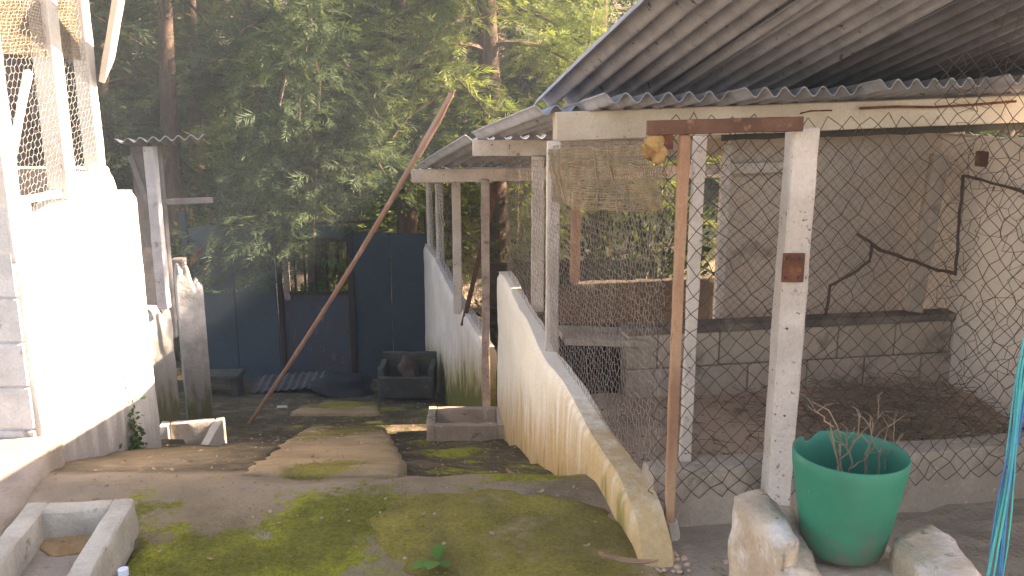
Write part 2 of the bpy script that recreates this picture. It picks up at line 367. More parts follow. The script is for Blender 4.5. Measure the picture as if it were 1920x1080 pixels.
gx, gy = axis(-2.9, 1.5, .033, (-90, 90)), axis(1.7, 9.5, .035, (-40, 160))
XX, YY = np.meshgrid(gx, gy); ZZ = gz(XX, YY)
fine = np.array([mnoise.fractal(Vector((x * 6, y * 6, 0)), 1., 2., 4) for x, y in zip(XX.ravel(), YY.ravel())]).reshape(XX.shape)
ZZ = ZZ + np.where((XX > -3.2) & (XX < 1.6) & (YY < 12.5) & (YY > 1), .010, .05) * fine
def blob(cx, cy, rx, ry, rot=0.):
    c, s = math.cos(rot), math.sin(rot); u = (XX - cx) * c + (YY - cy) * s; v = -(XX - cx) * s + (YY - cy) * c
    return np.exp(-((u / rx) ** 2 + (v / ry) ** 2))
moss = np.full(XX.shape, -.08)
moss += .3 * blob(-.9, 2.8, 1.0, .6) + 1.0 * blob(-1.0, 2.75, .45, .22, .5) + .95 * blob(-.62, 3.15, .32, .3) + .55 * blob(-1.5, 2.9, .5, .4) + .75 * blob(-.75, 2.4, .7, .25)
moss += .8 * blob(.1, 4.2, .5, .6) + .5 * blob(-.3, 5.6, .5, 1.0) + .55 * blob(-1.9, 4.3, .35, .3) + .5 * blob(.15, 3.5, .4, .12) + .55 * blob(-1.2, 8.2, .9, 1.2) + .3 * blob(-1.6, 6.6, 1.5, .6)
moss -= .7 * blob(-.55, 2.42, .5, .14) + .9 * blob(-.93, 2.93, .06, .05) + .7 * blob(-2.2, 3.2, .5, .6)
moss -= np.where(XX > .75, .6, 0)
grey = np.clip(.95 * blob(-2.2, 3.1, .6, .7) + .7 * blob(-1.7, 3.9, .5, .35) + .5 * blob(-.5, 2.35, .55, .2) + .45 * blob(-.85, 3.35, .4, .1) + .7 * blob(-.93, 2.93, .08, .06) + np.where((XX > .55) & (YY < 3.3), .75, 0) + np.where(YY > 12.6, .8, 0), 0, 1)  # grey past the gate: sunlight put into a paler ground colour
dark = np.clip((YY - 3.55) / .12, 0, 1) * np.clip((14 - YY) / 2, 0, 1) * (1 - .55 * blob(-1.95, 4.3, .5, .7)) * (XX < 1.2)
ny, nx = XX.shape; ii = (np.arange(ny - 1)[:, None] * nx + np.arange(nx - 1)[None]).ravel()
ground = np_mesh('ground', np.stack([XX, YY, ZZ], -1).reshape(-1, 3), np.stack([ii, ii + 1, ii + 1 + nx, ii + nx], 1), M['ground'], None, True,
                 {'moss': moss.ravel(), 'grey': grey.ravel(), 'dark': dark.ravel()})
tag(ground, kind='structure')

def slab(name, poly, lift, depth, mossf, parent=None, res=.05, m='slab'):
    """cast slab with a worn, slightly rolling top following the slope"""
    poly = [Vector((*p, 0)) for p in poly]
    bm = bmesh.new(); f = bm.faces.new([bm.verts.new(p) for p in poly])
    bmesh.ops.triangulate(bm, faces=[f])
    for _ in range(6):
        long = [e for e in bm.edges if e.calc_length() > res * 1.6]
        if not long: break
        bmesh.ops.subdivide_edges(bm, edges=long, cuts=1); bmesh.ops.triangulate(bm, faces=bm.faces[:])
    bm.verts.ensure_lookup_table()
    bound = {v for v in bm.verts if v.is_boundary}
    bl = [e for e in bm.edges if e.is_boundary]
    for v in bm.verts:
        d = min(((v.co - p0) - (p1 - p0) * max(0, min(1, (v.co - p0).dot(p1 - p0) / (p1 - p0).length_squared))).length for p0, p1 in zip(poly, poly[1:] + poly[:1]))
        z = lift(v.co.x, v.co.y) if callable(lift) else gz1(v.co.x, v.co.y) + lift
        nz = mnoise.fractal(v.co * 7, 1., 2., 4)
        v.co.z = z + .008 * nz - .020 * math.exp(-d / .03) * (1 + .8 * mnoise.noise(v.co * 12))
        if v in bound:
            w = .022 * mnoise.noise(v.co * 9); v.co.x += w; v.co.y += w * .7
    ret = bmesh.ops.extrude_edge_only(bm, edges=bl)
    for v in ret['geom']:
        if isinstance(v, bmesh.types.BMVert): v.co.z -= depth
    bmesh.ops.recalc_face_normals(bm, faces=bm.faces)
    me = bpy.data.meshes.new(name); bm.to_mesh(me); bm.free()
    a = me.attributes.new('moss', 'FLOAT', 'POINT'); a.data.foreach_set('value', [float(mossf(v.co.x, v.co.y)) for v in me.vertices])
    me.materials.append(M[m]); me.polygons.foreach_set('use_smooth', [True] * len(me.polygons))
    return link(bpy.data.objects.new(name, me), parent)
def g1(x, y, cx, cy, rx, ry): return math.exp(-((x - cx) / rx) ** 2 - ((y - cy) / ry) ** 2)
def ramp_z(x, y): return float(np.interp(y, [3.45, 3.6, 6.85], [-.004, -.04, -1.13]))
tag(slab('ramp', [(-1.20, 3.52), (-.50, 3.50), (-.52, 3.9), (-1.08, 6.8), (-1.72, 6.78), (-1.36, 4.4)], ramp_z, .22,
     lambda x, y: -.1 + .9 * g1(x, y, -.85, 3.7, .2, .25) + 1.0 * g1(x, y, -1.25, 6.2, .3, 1.1) + .3 * g1(x, y, -.8, 4.4, .15, .8)), kind='structure')
tag(slab('path_slab', [(-.56, 3.1), (-.42, 3.27), (0, 3.31), (.28, 3.2), (.44, 2.98), (.55, 2.6), (.5, 2.0), (.1, 1.8), (-.1, 2.2), (-.16, 2.45), (-.48, 2.8)], .016, .09,
     lambda x, y: .80 - .6 * g1(x, y, .3, 2.3, .3, .25) + .15 * g1(x, y, -.2, 3.1, .4, .2)), kind='structure')
tag(slab('path_slab', [(-2.2, 8.0), (-1.3, 7.95), (-1.62, 9.7), (-2.25, 9.75)], .045, .25, lambda x, y: .65 - .5 * g1(x, y, -1.8, 8.0, .8, .2)), kind='structure')
tag(slab('path_slab', [(-1.0, 2.1), (-.55, 2.62), (-.2, 2.42), (-.14, 2.1), (-.2, 1.6), (-.9, 1.6)], .014, .08, lambda x, y: -.55, res=.06), kind='structure')

# ------------------------------------------------------------------ walls, sheets, meshes
def strip_wall(name, path, top, th, m, parent, ngrid=(48, 26), bot=None, wav=.012, out=-1, round_=.03, jag=None):
    """wall along a plan path (outer face on the path, th thick to its right/left), top(s) and bottom following the ground"""
    pts = [Vector((*p, 0)) for p in path]; seg = [(b - a).length for a, b in zip(pts, pts[1:])]; L = sum(seg)
    def at(s):
        d = s * L
        for a, b, l in zip(pts, pts[1:], seg):
            if d <= l + 1e-6: return a + (b - a) * (d / l), (b - a).normalized()
            d -= l
        return pts[-1], (pts[-1] - pts[-2]).normalized()
    ns, nz = ngrid; vs = []; hs = []; fs = []
    prof = []                                                 # loop round the wall's cross section: outer face up, over the top, inner face down
    for j in range(nz + 1): prof.append((0, j / nz))
    prof += [(.12, 1.02), (.5, 1.03), (.88, 1.02)]
    for j in range(nz, -1, -1): prof.append((1, j / nz))
    n = len(prof)
    for i in range(ns + 1):
        s = i / ns; p, d = at(s); nrm = Vector((d.y, -d.x, 0)) * out * -1
        zt = top(s) + (jag(s) if jag else 0); g = gz1(p.x, p.y); zb = (bot(s) if bot else g - .15)
        for t, hh in prof:
            h = min(hh, 1); z = zb + (zt - zb) * h
            q = p + nrm * th * t; q.z = z
            dtop = zt - z; ins = round_ * math.exp(-dtop / .02) * (1 if t in (0, 1) else .0)
            q += nrm * ins * (1 if t == 0 else -1)
            if hh > 1: q.z += .006
            w = wav * mnoise.fractal(Vector((q.x * 3, q.y * 3, q.z * 3)), 1., 2., 4)
            q += nrm * w * (-1 if t < .5 else 1); q.z += w * .6 * (h > .97)
            vs.append(q); hs.append(z - g)
    for i in range(ns):
        for j in range(n - 1):
            a = i * n + j; fs.append((a, a + 1, a + n + 1, a + n))
    vs = np.array([tuple(v) for v in vs]); caps = []
    for base in (0, ns * n):
        for j in range(n // 2): caps.append((base + j, base + j + 1, base + n - 2 - j, base + n - 1 - j))
    o = np_mesh(name, vs, np.array(fs + caps), m, parent, True, {'hgt': np.array(hs)})
    bm = bmesh.new(); bm.from_mesh(o.data); bmesh.ops.recalc_face_normals(bm, faces=bm.faces); bm.to_mesh(o.data); bm.free()
    try: o.data.set_sharp_from_angle(angle=R(50))
    except Exception: pass
    return o

def sheet(name, O, c, d, width, length, pitch, amp, m, parent, phase=0., th=.007, nv=6, sag=.0):
    """corrugated sheet: O corner, c across the waves, d along them"""
    n = c.cross(d).normalized()
    if n.z < 0: n = -n
    nu = int(width / pitch * 10); vs = []
    for lay in (0, 1):
        for i in range(nu + 1):
            u = width * i / nu; w = amp * math.cos(2 * math.pi * u / pitch + phase)
            for j in range(nv + 1):
                v = length * j / nv
                q = O + c * u + d * v + n * (w + .004 * math.sin(u * 3 + v * 2.1) - sag * math.sin(math.pi * j / nv) - lay * th); vs.append(tuple(q))
    vs = np.array(vs); k = nv + 1; N = (nu + 1) * k; fs = []
    for lay in (0, 1):
        for i in range(nu):
            for j in range(nv):
                a = lay * N + i * k + j; f = (a, a + k, a + k + 1, a + 1); fs.append(f if lay == 0 else f[::-1])
    for i in range(nu):
        for j in (0, nv):
            a = i * k + j; fs.append((a, a + N, a + k + N, a + k) if j else (a, a + k, a + k + N, a + N))
    for j in range(nv):
        for i in (0, nu):
            a = i * k + j; fs.append((a, a + 1, a + 1 + N, a + N) if i else (a, a + N, a + 1 + N, a + 1))
    o = np_mesh(name, vs, np.array(fs), m, parent, True)
    try: o.data.set_sharp_from_angle(angle=R(60))
    except Exception: pass
    return o

def hexwire(p00, p10, p01, p11, cell, r, noise_=.12, keep=None, bulge=.02):
    """hexagonal netting on the patch p00 (lower left) .. p11 (upper right): wire segments"""
    p00, p10, p01, p11 = (np.array(p) for p in (p00, p10, p01, p11))
    W = (np.linalg.norm(p10 - p00) + np.linalg.norm(p11 - p01)) / 2; H = (np.linalg.norm(p01 - p00) + np.linalg.norm(p11 - p10)) / 2
    nrm = np.cross(p10 - p00, p01 - p00); nrm = nrm / np.linalg.norm(nrm)
    a = cell; segs = []; cw, chh = a, a * 1.05
    cols, rows = int(W / cw) + 1, int(H / (chh * .75)) + 1
    cache = {}
    def pt(u, v):
        key = (round(u / cw * 4), round(v / chh * 8))
        if key not in cache:
            s, t = min(max(u / W, 0), 1), min(max(v / H, 0), 1)
            p = (p00 * (1 - s) + p10 * s) * (1 - t) + (p01 * (1 - s) + p11 * s) * t
            j = (np.array([random.random(), random.random(), random.random()]) - .5) * 2 * noise_ * cell
            w = mnoise.noise(Vector((u * 1.7, v * 1.7, 3.3))) * bulge
            u2 = mnoise.noise(Vector((u * 2.1, v * 2.1, 9.1))) * .35 * cell * (1 + noise_ * 4)
            cache[key] = (p + j + nrm * w + (p10 - p00) / max(W, 1e-6) * u2, (s, t))
        return cache[key]
    for r_ in range(rows):
        for c_ in range(cols):
            u0 = (c_ + (.5 if r_ % 2 else 0)) * cw; v0 = r_ * chh * .75
            A, B, D, E = (u0, v0), (u0 + cw / 2, v0 + chh * .25), (u0 + cw / 2, v0 + chh * .75), (u0 + cw, v0)
            for q0, q1 in ((A, B), (B, E), (B, D)):
                if max(q0[0], q1[0]) > W or max(q0[1], q1[1]) > H: continue
                (a0, st), (a1, _) = pt(*q0), pt(*q1)
                if keep and not keep(*st): continue
                segs.append((a0, a1))
    return segs
def chainlink(p00, p10, p01, p11, cell, keep=None, wob=.24):
    """diamond netting: wire segments, zigzag from crossing to crossing"""
    p00, p10, p01, p11 = (np.array(p) for p in (p00, p10, p01, p11))
    W = np.linalg.norm(p10 - p00); H = np.linalg.norm(p01 - p00); segs = []; nrm = np.cross(p10 - p00, p01 - p00); nrm /= np.linalg.norm(nrm)
    nc, nr = int(W / (cell / 2)), int(H / (cell / 2)); cache = {}
    def pt(i, j):
        if (i, j) not in cache:
            s, t = i / nc, j / nr
            p = (p00 * (1 - s) + p10 * s) * (1 - t) + (p01 * (1 - s) + p11 * s) * t
            cache[i, j] = p + (np.array([random.random(), random.random(), random.random()]) - .5) * wob * cell + nrm * .03 * mnoise.noise(Vector((s * W * 1.5, t * H * 1.5, 1))) \
                + (p10 - p00) / W * .25 * cell * mnoise.noise(Vector((s * W * 2.5, t * H * 2.5, 7))) + (p01 - p00) / H * .25 * cell * mnoise.noise(Vector((s * W * 2.5, t * H * 2.5, 5)))
        return cache[i, j]
    for i in range(nc):
        for j in range(nr):
            if (i + j) % 2 == 0: q = ((i, j), (i + 1, j + 1))
            else: q = ((i + 1, j), (i, j + 1))
            if keep and not keep((i + .5) / nc, (j + .5) / nr): continue
            segs.append((pt(*q[0]), pt(*q[1])))
    return segs
def wire_obj(name, segs, r, m, parent):
    v, f = wires(segs, r); o = np_mesh(name, v, f, m, parent); o['kind'] = 'stuff'; return o

def block_wall(parent, name, O, ex, ez, ny, L, H, bl, bh, th, m, skip=None, gap=.010, off=True, mm='mortar'):
    """courses of separate blocks over a recessed mortar core; O lower left of the visible face, ny outward"""
    ex, ez, ny = ex.normalized(), ez.normalized(), ny.normalized()
    part = sub(name, parent)
    core = MB(); core.box(O + ex * L / 2 + ez * H / 2 - ny * th / 2, ex * (L / 2 - .012), ny * (th / 2 - .010), ez * (H / 2 - .012)); core.build('mortar', M[mm], part)
    rows = int(round(H / bh)); n = 0
    for r_ in range(rows):
        x = -(bl / 2 if (r_ % 2 and off) else 0)
        while x < L - .02:
            a, b = max(x, 0), min(x + bl, L); x += bl
            if b - a < .04: continue
            z0, z1 = H * r_ / rows, H * (r_ + 1) / rows
            if skip and skip((a + b) / 2, (z0 + z1) / 2): continue
            w = MB(); pr = random.uniform(-.004, .006)
            w.box(O + ex * (a + b) / 2 + ez * (z0 + z1) / 2 - ny * (th / 2 - pr), ex * ((b - a) / 2 - gap / 2), ny * (th / 2 + .002), ez * ((z1 - z0) / 2 - gap / 2))
            w.build('block', m, part); n += 1
    return part

# ------------------------------------------------------------------ the near pen
pen = thing('animal_pen', 'near pen with white side wall, chain link front and big grey corrugated roof', 'animal pen')
# side wall along the path
ZA = CAMZ - 1.455
strip_wall('side_wall', [(xA(2.66), 2.66), (xA(4.9), 4.9), (xA(7.13), 7.13)],
           lambda s: ZA + .02 * math.sin(s * 9) + (-.15 * math.exp(-s / .018)) + .015 * math.sin(s * 23), .13, M['wall_white'], pen, (90, 30), out=-1)
# front kerb
e1 = V(1, .176, 0).normalized(); n1 = V(.176, -1, 0).normalized()
fp = lambda x, z, off=0: V(x, front(x), z) + n1 * off
b_ = MB(); b_.box((fp(.52, .09) + fp(2.95, .09)) / 2 - n1 * .06, (fp(2.95, 0) - fp(.52, 0)) / 2, n1 * .06, V(0, 0, .15)); b_.build('front_kerb', M['concrete'], pen)
# floor of packed earth
b_ = MB(); fv = [V(xA(2.9) + .1, 2.95, -.22), V(2.9, 3.3, -.22), V(2.9, 5.5, -.22), V(xA(5.0) + .1, 5.0, -.22)]
nf = 40; vs = []; fs = []
for i in range(nf + 1):
    for j in range(nf + 1):
        s, t = i / nf, j / nf; q = fv[0].lerp(fv[1], s).lerp(fv[3].lerp(fv[2], s), t)
        q.z += .03 * mnoise.fractal(Vector((q.x * 2.5, q.y * 2.5, 4)), 1, 2, 4); vs.append(tuple(q))
for i in range(nf):
    for j in range(nf): a = i * (nf + 1) + j; fs.append((a, a + nf + 1, a + nf + 2, a + 1))
np_mesh('earth_floor', vs, fs, M['dirt'], pen, True)
# partition of blocks at the back of the near pen
pb0 = P(1172, 745, 4.98); pb1 = P(1800, 742, 5.38)
pex = V(pb1.x - pb0.x, pb1.y - pb0.y, 0); pL = pex.length; pex.normalize(); pny = V(pex.y, -pex.x, 0)
pO = V(pb0.x, pb0.y, -.25)
block_wall(pen, 'partition', pO, pex, V(0, 0, 1), pny, pL, .44, .40, .22, .13, M['block'])
b_ = MB(); b_.box(pO + pex * (pL / 2) + V(0, 0, .462) - pny * .065, pex * pL / 2, pny * .075, V(0, 0, .022)); b_.build('coping', M['coping'], pen)
# sill over the hatch beside the side wall, a black panel below stands in for the shade inside
s0, s1 = P(1056, 634, 4.93), P(1176, 640, 4.98)
b_ = MB(); b_.box((s0 + s1) / 2 + V(.05, .12, -.012), (s1 - s0) / 2 + V(.06, 0, 0), V(-.02, .16, 0), V(0, 0, .02)); b_.build('hatch_sill', M['concrete'], pen)
b_ = MB(); b_.box(V((s0.x + s1.x) / 2, 5.30, -.06), V((s1.x - s0.x) / 2 + .06, 0, 0), V(0, .02, 0), V(0, 0, .24)); b_.build('hatch_shade_panel', M['black'], pen)
# right hand wall of the pen and the back wall above the partition
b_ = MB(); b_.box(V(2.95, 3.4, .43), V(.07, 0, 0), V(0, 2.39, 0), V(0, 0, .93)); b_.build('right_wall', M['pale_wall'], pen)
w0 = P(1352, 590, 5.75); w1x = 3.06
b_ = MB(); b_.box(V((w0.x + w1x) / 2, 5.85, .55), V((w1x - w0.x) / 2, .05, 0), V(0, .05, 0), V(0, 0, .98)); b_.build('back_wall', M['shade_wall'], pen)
b_ = MB(); q0, q1 = P(1712, 585, 5.32), P(1762, 290, 5.40); b_.bar(q0, q1, .10, .06); b_.build('inner_post', M['concrete'], pen)
q = P(1841, 298, 5.25); b_ = MB(); b_.box(q, V(.02, 0, 0), V(0, .04, 0), V(0, 0, .045)); b_.build('beam_stub', M['brown_timber'], pen)
# main beam
q0, q1 = P(1040, 238, 4.9), P(1960, 203, 5.47)
b_ = MB(); b_.bar(q0 + V(0, .05, 0), q1 + V(0, .05, 0), .09, .165); b_.build('beam', M['cream_timber'], pen)
bd = (q1 - q0).normalized(); q = P(1715, 200, 5.25)
pts = [P(1500, 213, 5.08), P(1520, 208, 5.08), P(1560, 207, 5.10)]; b_ = MB(); b_.tube(pts, .005, 5)
b_.build('nailed_wire', M['rust'], pen)
b_ = MB(); b_.tube([P(x, y, 5.0 + (x - 1250) * .00058) for x, y in ((1612, 203), (1680, 200), (1750, 201), (1830, 196), (1905, 190))], .008, 5); b_.build('nailed_wire', M['rust'], pen)
# plank under the beam's right half (dark gap between)
q0, q1 = P(1360, 256, 5.2), P(1960, 236, 5.6)
b_ = MB(); b_.bar(q0 + V(0, .06, 0), q1 + V(0, .06, 0), .03, .05); b_.build('wall_plate', M['dark_concrete'], pen)
# corner post, intermediate post on the wall
def post(parent, px0, y0, px1, y1, Y, w, m='white_timber', d=None, name='post'):
    a, c_ = P(px0, y0, Y), P(px1, y1, Y); a.x = c_.x = (a.x + c_.x) / 2
    b_ = MB(); b_.box((a + c_) / 2, V(w / 2, 0, 0), V(0, (d or w) / 2, 0), V(0, 0, abs(a.z - c_.z) / 2)); return b_.build(name, M[m], parent)
post(pen, 1037, 264, 1035, 662, 4.93, .078)
post(pen, 1008, 292, 1008, 582, 6.0, .09)
post(pen, 1305, 255, 1290, 872, 3.06, .042)
post(pen, 1484, 240, 1468, 985, 2.93, .088, d=.095)
q = P(1487, 502, 2.872); b_ = MB(); b_.box(q, V(.037, 0, 0), V(0, .006, 0), V(0, 0, .05)); hp = b_.build('hinge_plate', M['rust'], pen)
for dx_, dz_ in ((-.022, .034), (.022, .034), (-.022, -.034), (.022, -.034)):
    b_ = MB(); b_.tube([q + V(dx_, -.006, dz_), q + V(dx_, -.013, dz_)], .006, 8); b_.build('bolt', M['wire'], hp)
post(pen, 1358, 270, 1350, 610, 5.5, .06)
post(pen, 1080, 300, 1078, 560, 7.1, .08, 'tan_timber')
# brown door stile, lintel
b_ = MB(); b_.bar(P(1283, 252, 2.86), P(1254, 985, 2.86), .034, .04, V(0, 1, 0)); b_.build('door_stile', M['tan_timber'], pen)
b_ = MB(); b_.tube([P(1256, 975, 2.86), P(1260, 1000, 2.87), P(1257, 1040, 2.88)], [.026, .03, .035], 7); b_.build('stile_foot', M['rim_concrete'], pen)
b_ = MB(); b_.bar(P(1214, 240, 2.83), P(1503, 232, 2.86), .03, .046); b_.build('lintel', M['brown_timber'], pen)
b_ = MB(); b_.box(P(1240, 262, 2.845), V(.038, 0, 0), V(0, .012, 0), V(0, 0, .03)); b_.build('lintel_bracket', M['rust'], pen)
# second, lower fascia of the pen
q0, q1 = P(886, 277, 6.0), P(1366, 277, 6.28)
b_ = MB(); b_.bar(q0, q1, .05, .112); b_.build('fascia', M['white_timber'], pen)
# roofs
def az(deg): return V(math.sin(R(deg)), math.cos(R(deg)), 0)
roof1 = sub('main_roof', pen)
dn = V(-.2866, 1, -.3036).normalized(); pl = V(dn.x, dn.y, 0).normalized(); c1 = V(pl.y, -pl.x, 0)
O1 = P(994, 192, 5.55); pitch = .128; pitch1 = .137
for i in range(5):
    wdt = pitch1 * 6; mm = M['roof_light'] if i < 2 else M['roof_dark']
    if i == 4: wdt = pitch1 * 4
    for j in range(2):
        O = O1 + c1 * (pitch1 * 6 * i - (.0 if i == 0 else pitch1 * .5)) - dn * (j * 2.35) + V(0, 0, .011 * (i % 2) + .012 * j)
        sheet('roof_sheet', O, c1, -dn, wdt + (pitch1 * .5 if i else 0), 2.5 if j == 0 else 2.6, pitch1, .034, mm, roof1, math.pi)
# purlins carrying the main roof, out of sight beyond the frame's top
for v in (2.9, 4.8):
    b_ = MB(); b_.bar(O1 - dn * v + c1 * .15 - V(0, 0, .075), O1 - dn * v + c1 * 3.3 - V(0, 0, .075), .06, .09); b_.build('purlin', M['white_timber'], pen)
roof2 = sub('lower_roof', pen)
lo, hi = P(884, 255, 6.06), P(1006, 205, 4.86)
d2 = (hi - lo); L2 = d2.length; d2.normalize(); pl = V(d2.x, d2.y, 0).normalized(); c2 = V(-pl.y, pl.x, 0); c2 = c2 if c2.x > 0 else -c2
c2 = V(c2.x, c2.y + .0, .02).normalized()
sheet('roof_sheet', lo, c2, d2, pitch * 2.4, L2 - .02, pitch, .026, M['roof_light'], roof2, 0.)
for i in range(4):
    sheet('roof_sheet', lo + c2 * (pitch * (2 + 6 * i)) + V(0, 0, .008 * ((i + 1) % 2)), c2, d2, pitch * 6.4, L2 + .34 + .15 * i, pitch, .026, M['roof_light'], roof2, 0.)

# netting: side (hexagonal), fine woven net, front (diamond)
a0 = V(xA(4.9) + .07, 4.9, ZA + .03); a1 = V(.54, 2.90, ZA + .0); t0 = P(1050, 268, 4.9); t1 = P(1276, 252, 2.9); t0.x = a0.x; t1.x = a1.x
wire_obj('side_netting', hexwire(a1, a0, t1, t0, .040, 0, .10), .0014, M['pale_wire'], pen)
a2 = V(xA(7.0) + .07, 7.0, ZA + .03); t2 = V(a2.x, a2.y, t0.z - .22)
wire_obj('side_netting', hexwire(a0 + V(0, .05, 0), a2, t0 + V(0, .05, -.08), t2, .045, 0, .10), .0012, M['pale_wire'], pen)
# fine net rolled down from the beam
segs = []
nu, nv = 26, 17
def netp(s, t):
    top = t1.lerp(t0, s); bot = top.copy(); top.z = CAMZ - .15 - .14 * s; bot.z = CAMZ - .38 - .20 * s + .03 * mnoise.noise(Vector((s * 6, 2, 2))) - .03 * math.sin(s * 3.1)
    q = top.lerp(bot, t); q.x -= .02 + .03 * math.sin(s * 9 + t * 3) * t + .012 * mnoise.noise(Vector((s * 14, t * 9, 0))); q.z += .014 * mnoise.noise(Vector((s * 12, t * 14, 5))); return np.array(q)
for j in range(nv * 2):
    for i in range(nu): segs.append((netp(i / nu, j / nv / 2), netp((i + 1) / nu, j / nv / 2)))
for i in range(nu * 3):
    for j in range(nv): segs.append((netp(i / nu / 3, j / nv), netp(i / nu / 3, (j + 1) / nv)))
wire_obj('shade_net', segs, .0021, M['net'], pen)
for s_ in (.30, .42, .78, .86):
    b_ = MB(); b_.tube([netp(s_ + .07 * (1 - t / 8), t / 8) + np.array([-.006, 0, 0]) for t in range(9)], .004, 4); b_.build('net_fold', M['net'], pen)
zt = 1.75
wire_obj('front_netting', chainlink(fp(.50, .12, .02), fp(2.86, .12, .02), fp(.50, zt, .02), fp(2.86, zt, .02), .072,
         keep=lambda s, t: t < .86 or s > .43), .0017, M['wire'], pen)
wire_obj('front_netting', hexwire(fp(1.55, .5, .04), fp(2.86, .5, .04), fp(1.55, 2.05, .04), fp(2.86, 2.05, .04), .075, 0, .3,
         keep=lambda s, t: mnoise.noise(Vector((s * 5, t * 5, 2))) > -.18 - s * .5), .0012, M['wire'], pen)
bk0, bk1 = P(1300, 602, 5.12), P(1795, 590, 5.42)
wire_obj('back_netting', chainlink(bk0, bk1, V(bk0.x, bk0.y, 1.32), V(bk1.x, bk1.y, 1.32), .055), .0011, M['wire'], pen)
wire_obj('back_netting', hexwire(P(1050, 632, 4.98), P(1300, 608, 5.1), P(1050, 290, 4.98), P(1300, 290, 5.1), .048, 0, .12), .0011, M['pale_wire'], pen)
# far dividing wall inside the row, seen through the netting
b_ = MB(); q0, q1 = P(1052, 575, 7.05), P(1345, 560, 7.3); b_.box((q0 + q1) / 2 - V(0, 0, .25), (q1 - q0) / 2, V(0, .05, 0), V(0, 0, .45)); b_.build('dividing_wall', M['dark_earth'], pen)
b_ = MB(); q0, q1 = P(1300, 318, 5.65), P(1490, 312, 5.7); b_.bar(q0, q1, .04, .07); b_.build('rail', M['white_timber'], pen)

# perches: crooked branches in the pen
def branch(pts, r, label, name='perch_branch'):
    b_ = MB(); pp = []
    for a, c_ in zip(pts, pts[1:]):
        for t in range(4): pp.append(Vector(a).lerp(Vector(c_), t / 4) + Vector((random.uniform(-1, 1), 0, random.uniform(-1, 1))) * r * .5)
    pp.append(Vector(pts[-1])); b_.tube(pp, [r * random.uniform(.85, 1.15) for _ in pp], 6)
    return tag(b_.build(name, M['branch'], None, True), label, 'branch', 'crooked branches used as perches')
branch([P(1548, 597, 5.30), P(1556, 535, 5.28), P(1600, 512, 5.22), P(1630, 488, 5.2), P(1634, 458, 5.2)], .010, 'bent branch rising from the block partition in an S curve')
branch([P(1608, 438, 5.15), P(1650, 468, 5.18), P(1716, 490, 5.25), P(1758, 506, 5.26), P(1792, 514, 5.27)], .011, 'dark branch slanting down right across the grey inner post')
branch([P(1792, 516, 5.27), P(1798, 420, 5.27), P(1806, 330, 5.27), P(1838, 336, 5.1), P(1935, 366, 4.6)], .010, 'thin dark branch standing upright then bent towards the pale right wall')

# straw on the pen floor
segs = []
for _ in range(1700):
    x, y = random.gauss(2.15, .42), random.gauss(4.5, .42)
    if x > 2.84 or y > 5.2 or y < front(x) + .1: continue
    z = -.19 + .10 * math.exp(-((x - 2.5) / .5) ** 2 - ((y - 4.9) / .6) ** 2) * random.random() + random.random() * .03
    a = random.random() * 6.28; l = random.uniform(.04, .13)
    segs.append(((x, y, z), (x + l * math.cos(a), y + l * math.sin(a), z + random.uniform(-.02, .03))))
v, f = wires(segs, .0025); tag(np_mesh('straw', v, f, M['straw']), 'dry straw litter heaped on the pen floor', 'straw', kind='stuff')

# wasp nest hanging from the lintel
b_ = MB(); cN = P(1232, 278, 2.84); bm = bmesh.new(); bmesh.ops.create_icosphere(bm, subdivisions=3, radius=.042)
for v in bm.verts:
    v.co *= .9 + .8 * mnoise.fractal(v.co * 34, 1, 2, 4); v.co.z *= 1.0; v.co.y *= .7
me = bpy.data.meshes.new('insect_nest'); bm.to_mesh(me); bm.free(); me.materials.append(M['nest'])
o = link(bpy.data.objects.new('insect_nest', me)); o.location = cN; me.polygons.foreach_set('use_smooth', [True] * len(me.polygons))
tag(o, 'ochre lumpy nest hanging at the left end of the brown lintel', 'nest')

# ------------------------------------------------------------------ the far pen
far = thing('animal_pen', 'far pen with moss stained white wall and low corrugated roof near the gate', 'animal pen')
ZB0, ZB1 = CAMZ - 2.26, CAMZ - 2.02
strip_wall('side_wall', [(xB(7.55), 7.55), (xB(12.0), 12.0)], lambda s: ZB0 + (ZB1 - ZB0) * s + .02 * math.sin(s * 11), .14, M['wall_mossy'], far, (70, 28), out=-1)
post(far, 914, 336, 908, 775, 7.5, .07, 'lichen_post')
for px, y0, y1, Y, w in ((857, 336, 586, 8.8, .088), (825, 340, 498, 11.0, .10), (806, 340, 462, 11.85, .085)): post(far, px, y0, px, y1, Y, w)
q0, q1 = P(771, 330, 7.72), P(1490, 318, 8.1); b_ = MB(); b_.bar(q0, q1, .05, .118); b_.build('fascia', M['white_timber'], far)
roof3 = sub('upper_roof', far); lo, hi = P(781, 314, 7.8), P(872, 257, 6.14)
d3 = hi - lo; L3 = d3.length; d3.normalize(); pl = V(d3.x, d3.y, 0).normalized(); c3 = V(-pl.y, pl.x, 0); c3 = c3 if c3.x > 0 else -c3; c3 = V(c3.x, c3.y, .015).normalized()
for i in range(3): sheet('roof_sheet', lo + c3 * (pitch * 7 * i) + V(0, 0, .008 * (i % 2)), c3, d3, pitch * 7.4, L3, pitch, .020, M['roof_light'], roof3, 0.)
roof4 = sub('end_roof', far); lo = V(xB(12.3) - .25, 12.3, CAMZ - 1.02); hi = V(xB(7.95) - .4, 7.95, CAMZ - .76)
d4 = hi - lo; L4 = d4.length; d4.normalize(); c4 = V(.975, .22, 0)
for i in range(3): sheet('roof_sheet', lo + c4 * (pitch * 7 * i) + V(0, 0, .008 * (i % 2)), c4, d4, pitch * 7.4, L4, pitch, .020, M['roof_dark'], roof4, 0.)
a0 = V(xB(7.6) + .07, 7.6, ZB0 + .02); a1 = V(xB(11.9) + .07, 11.9, ZB1 + .02)
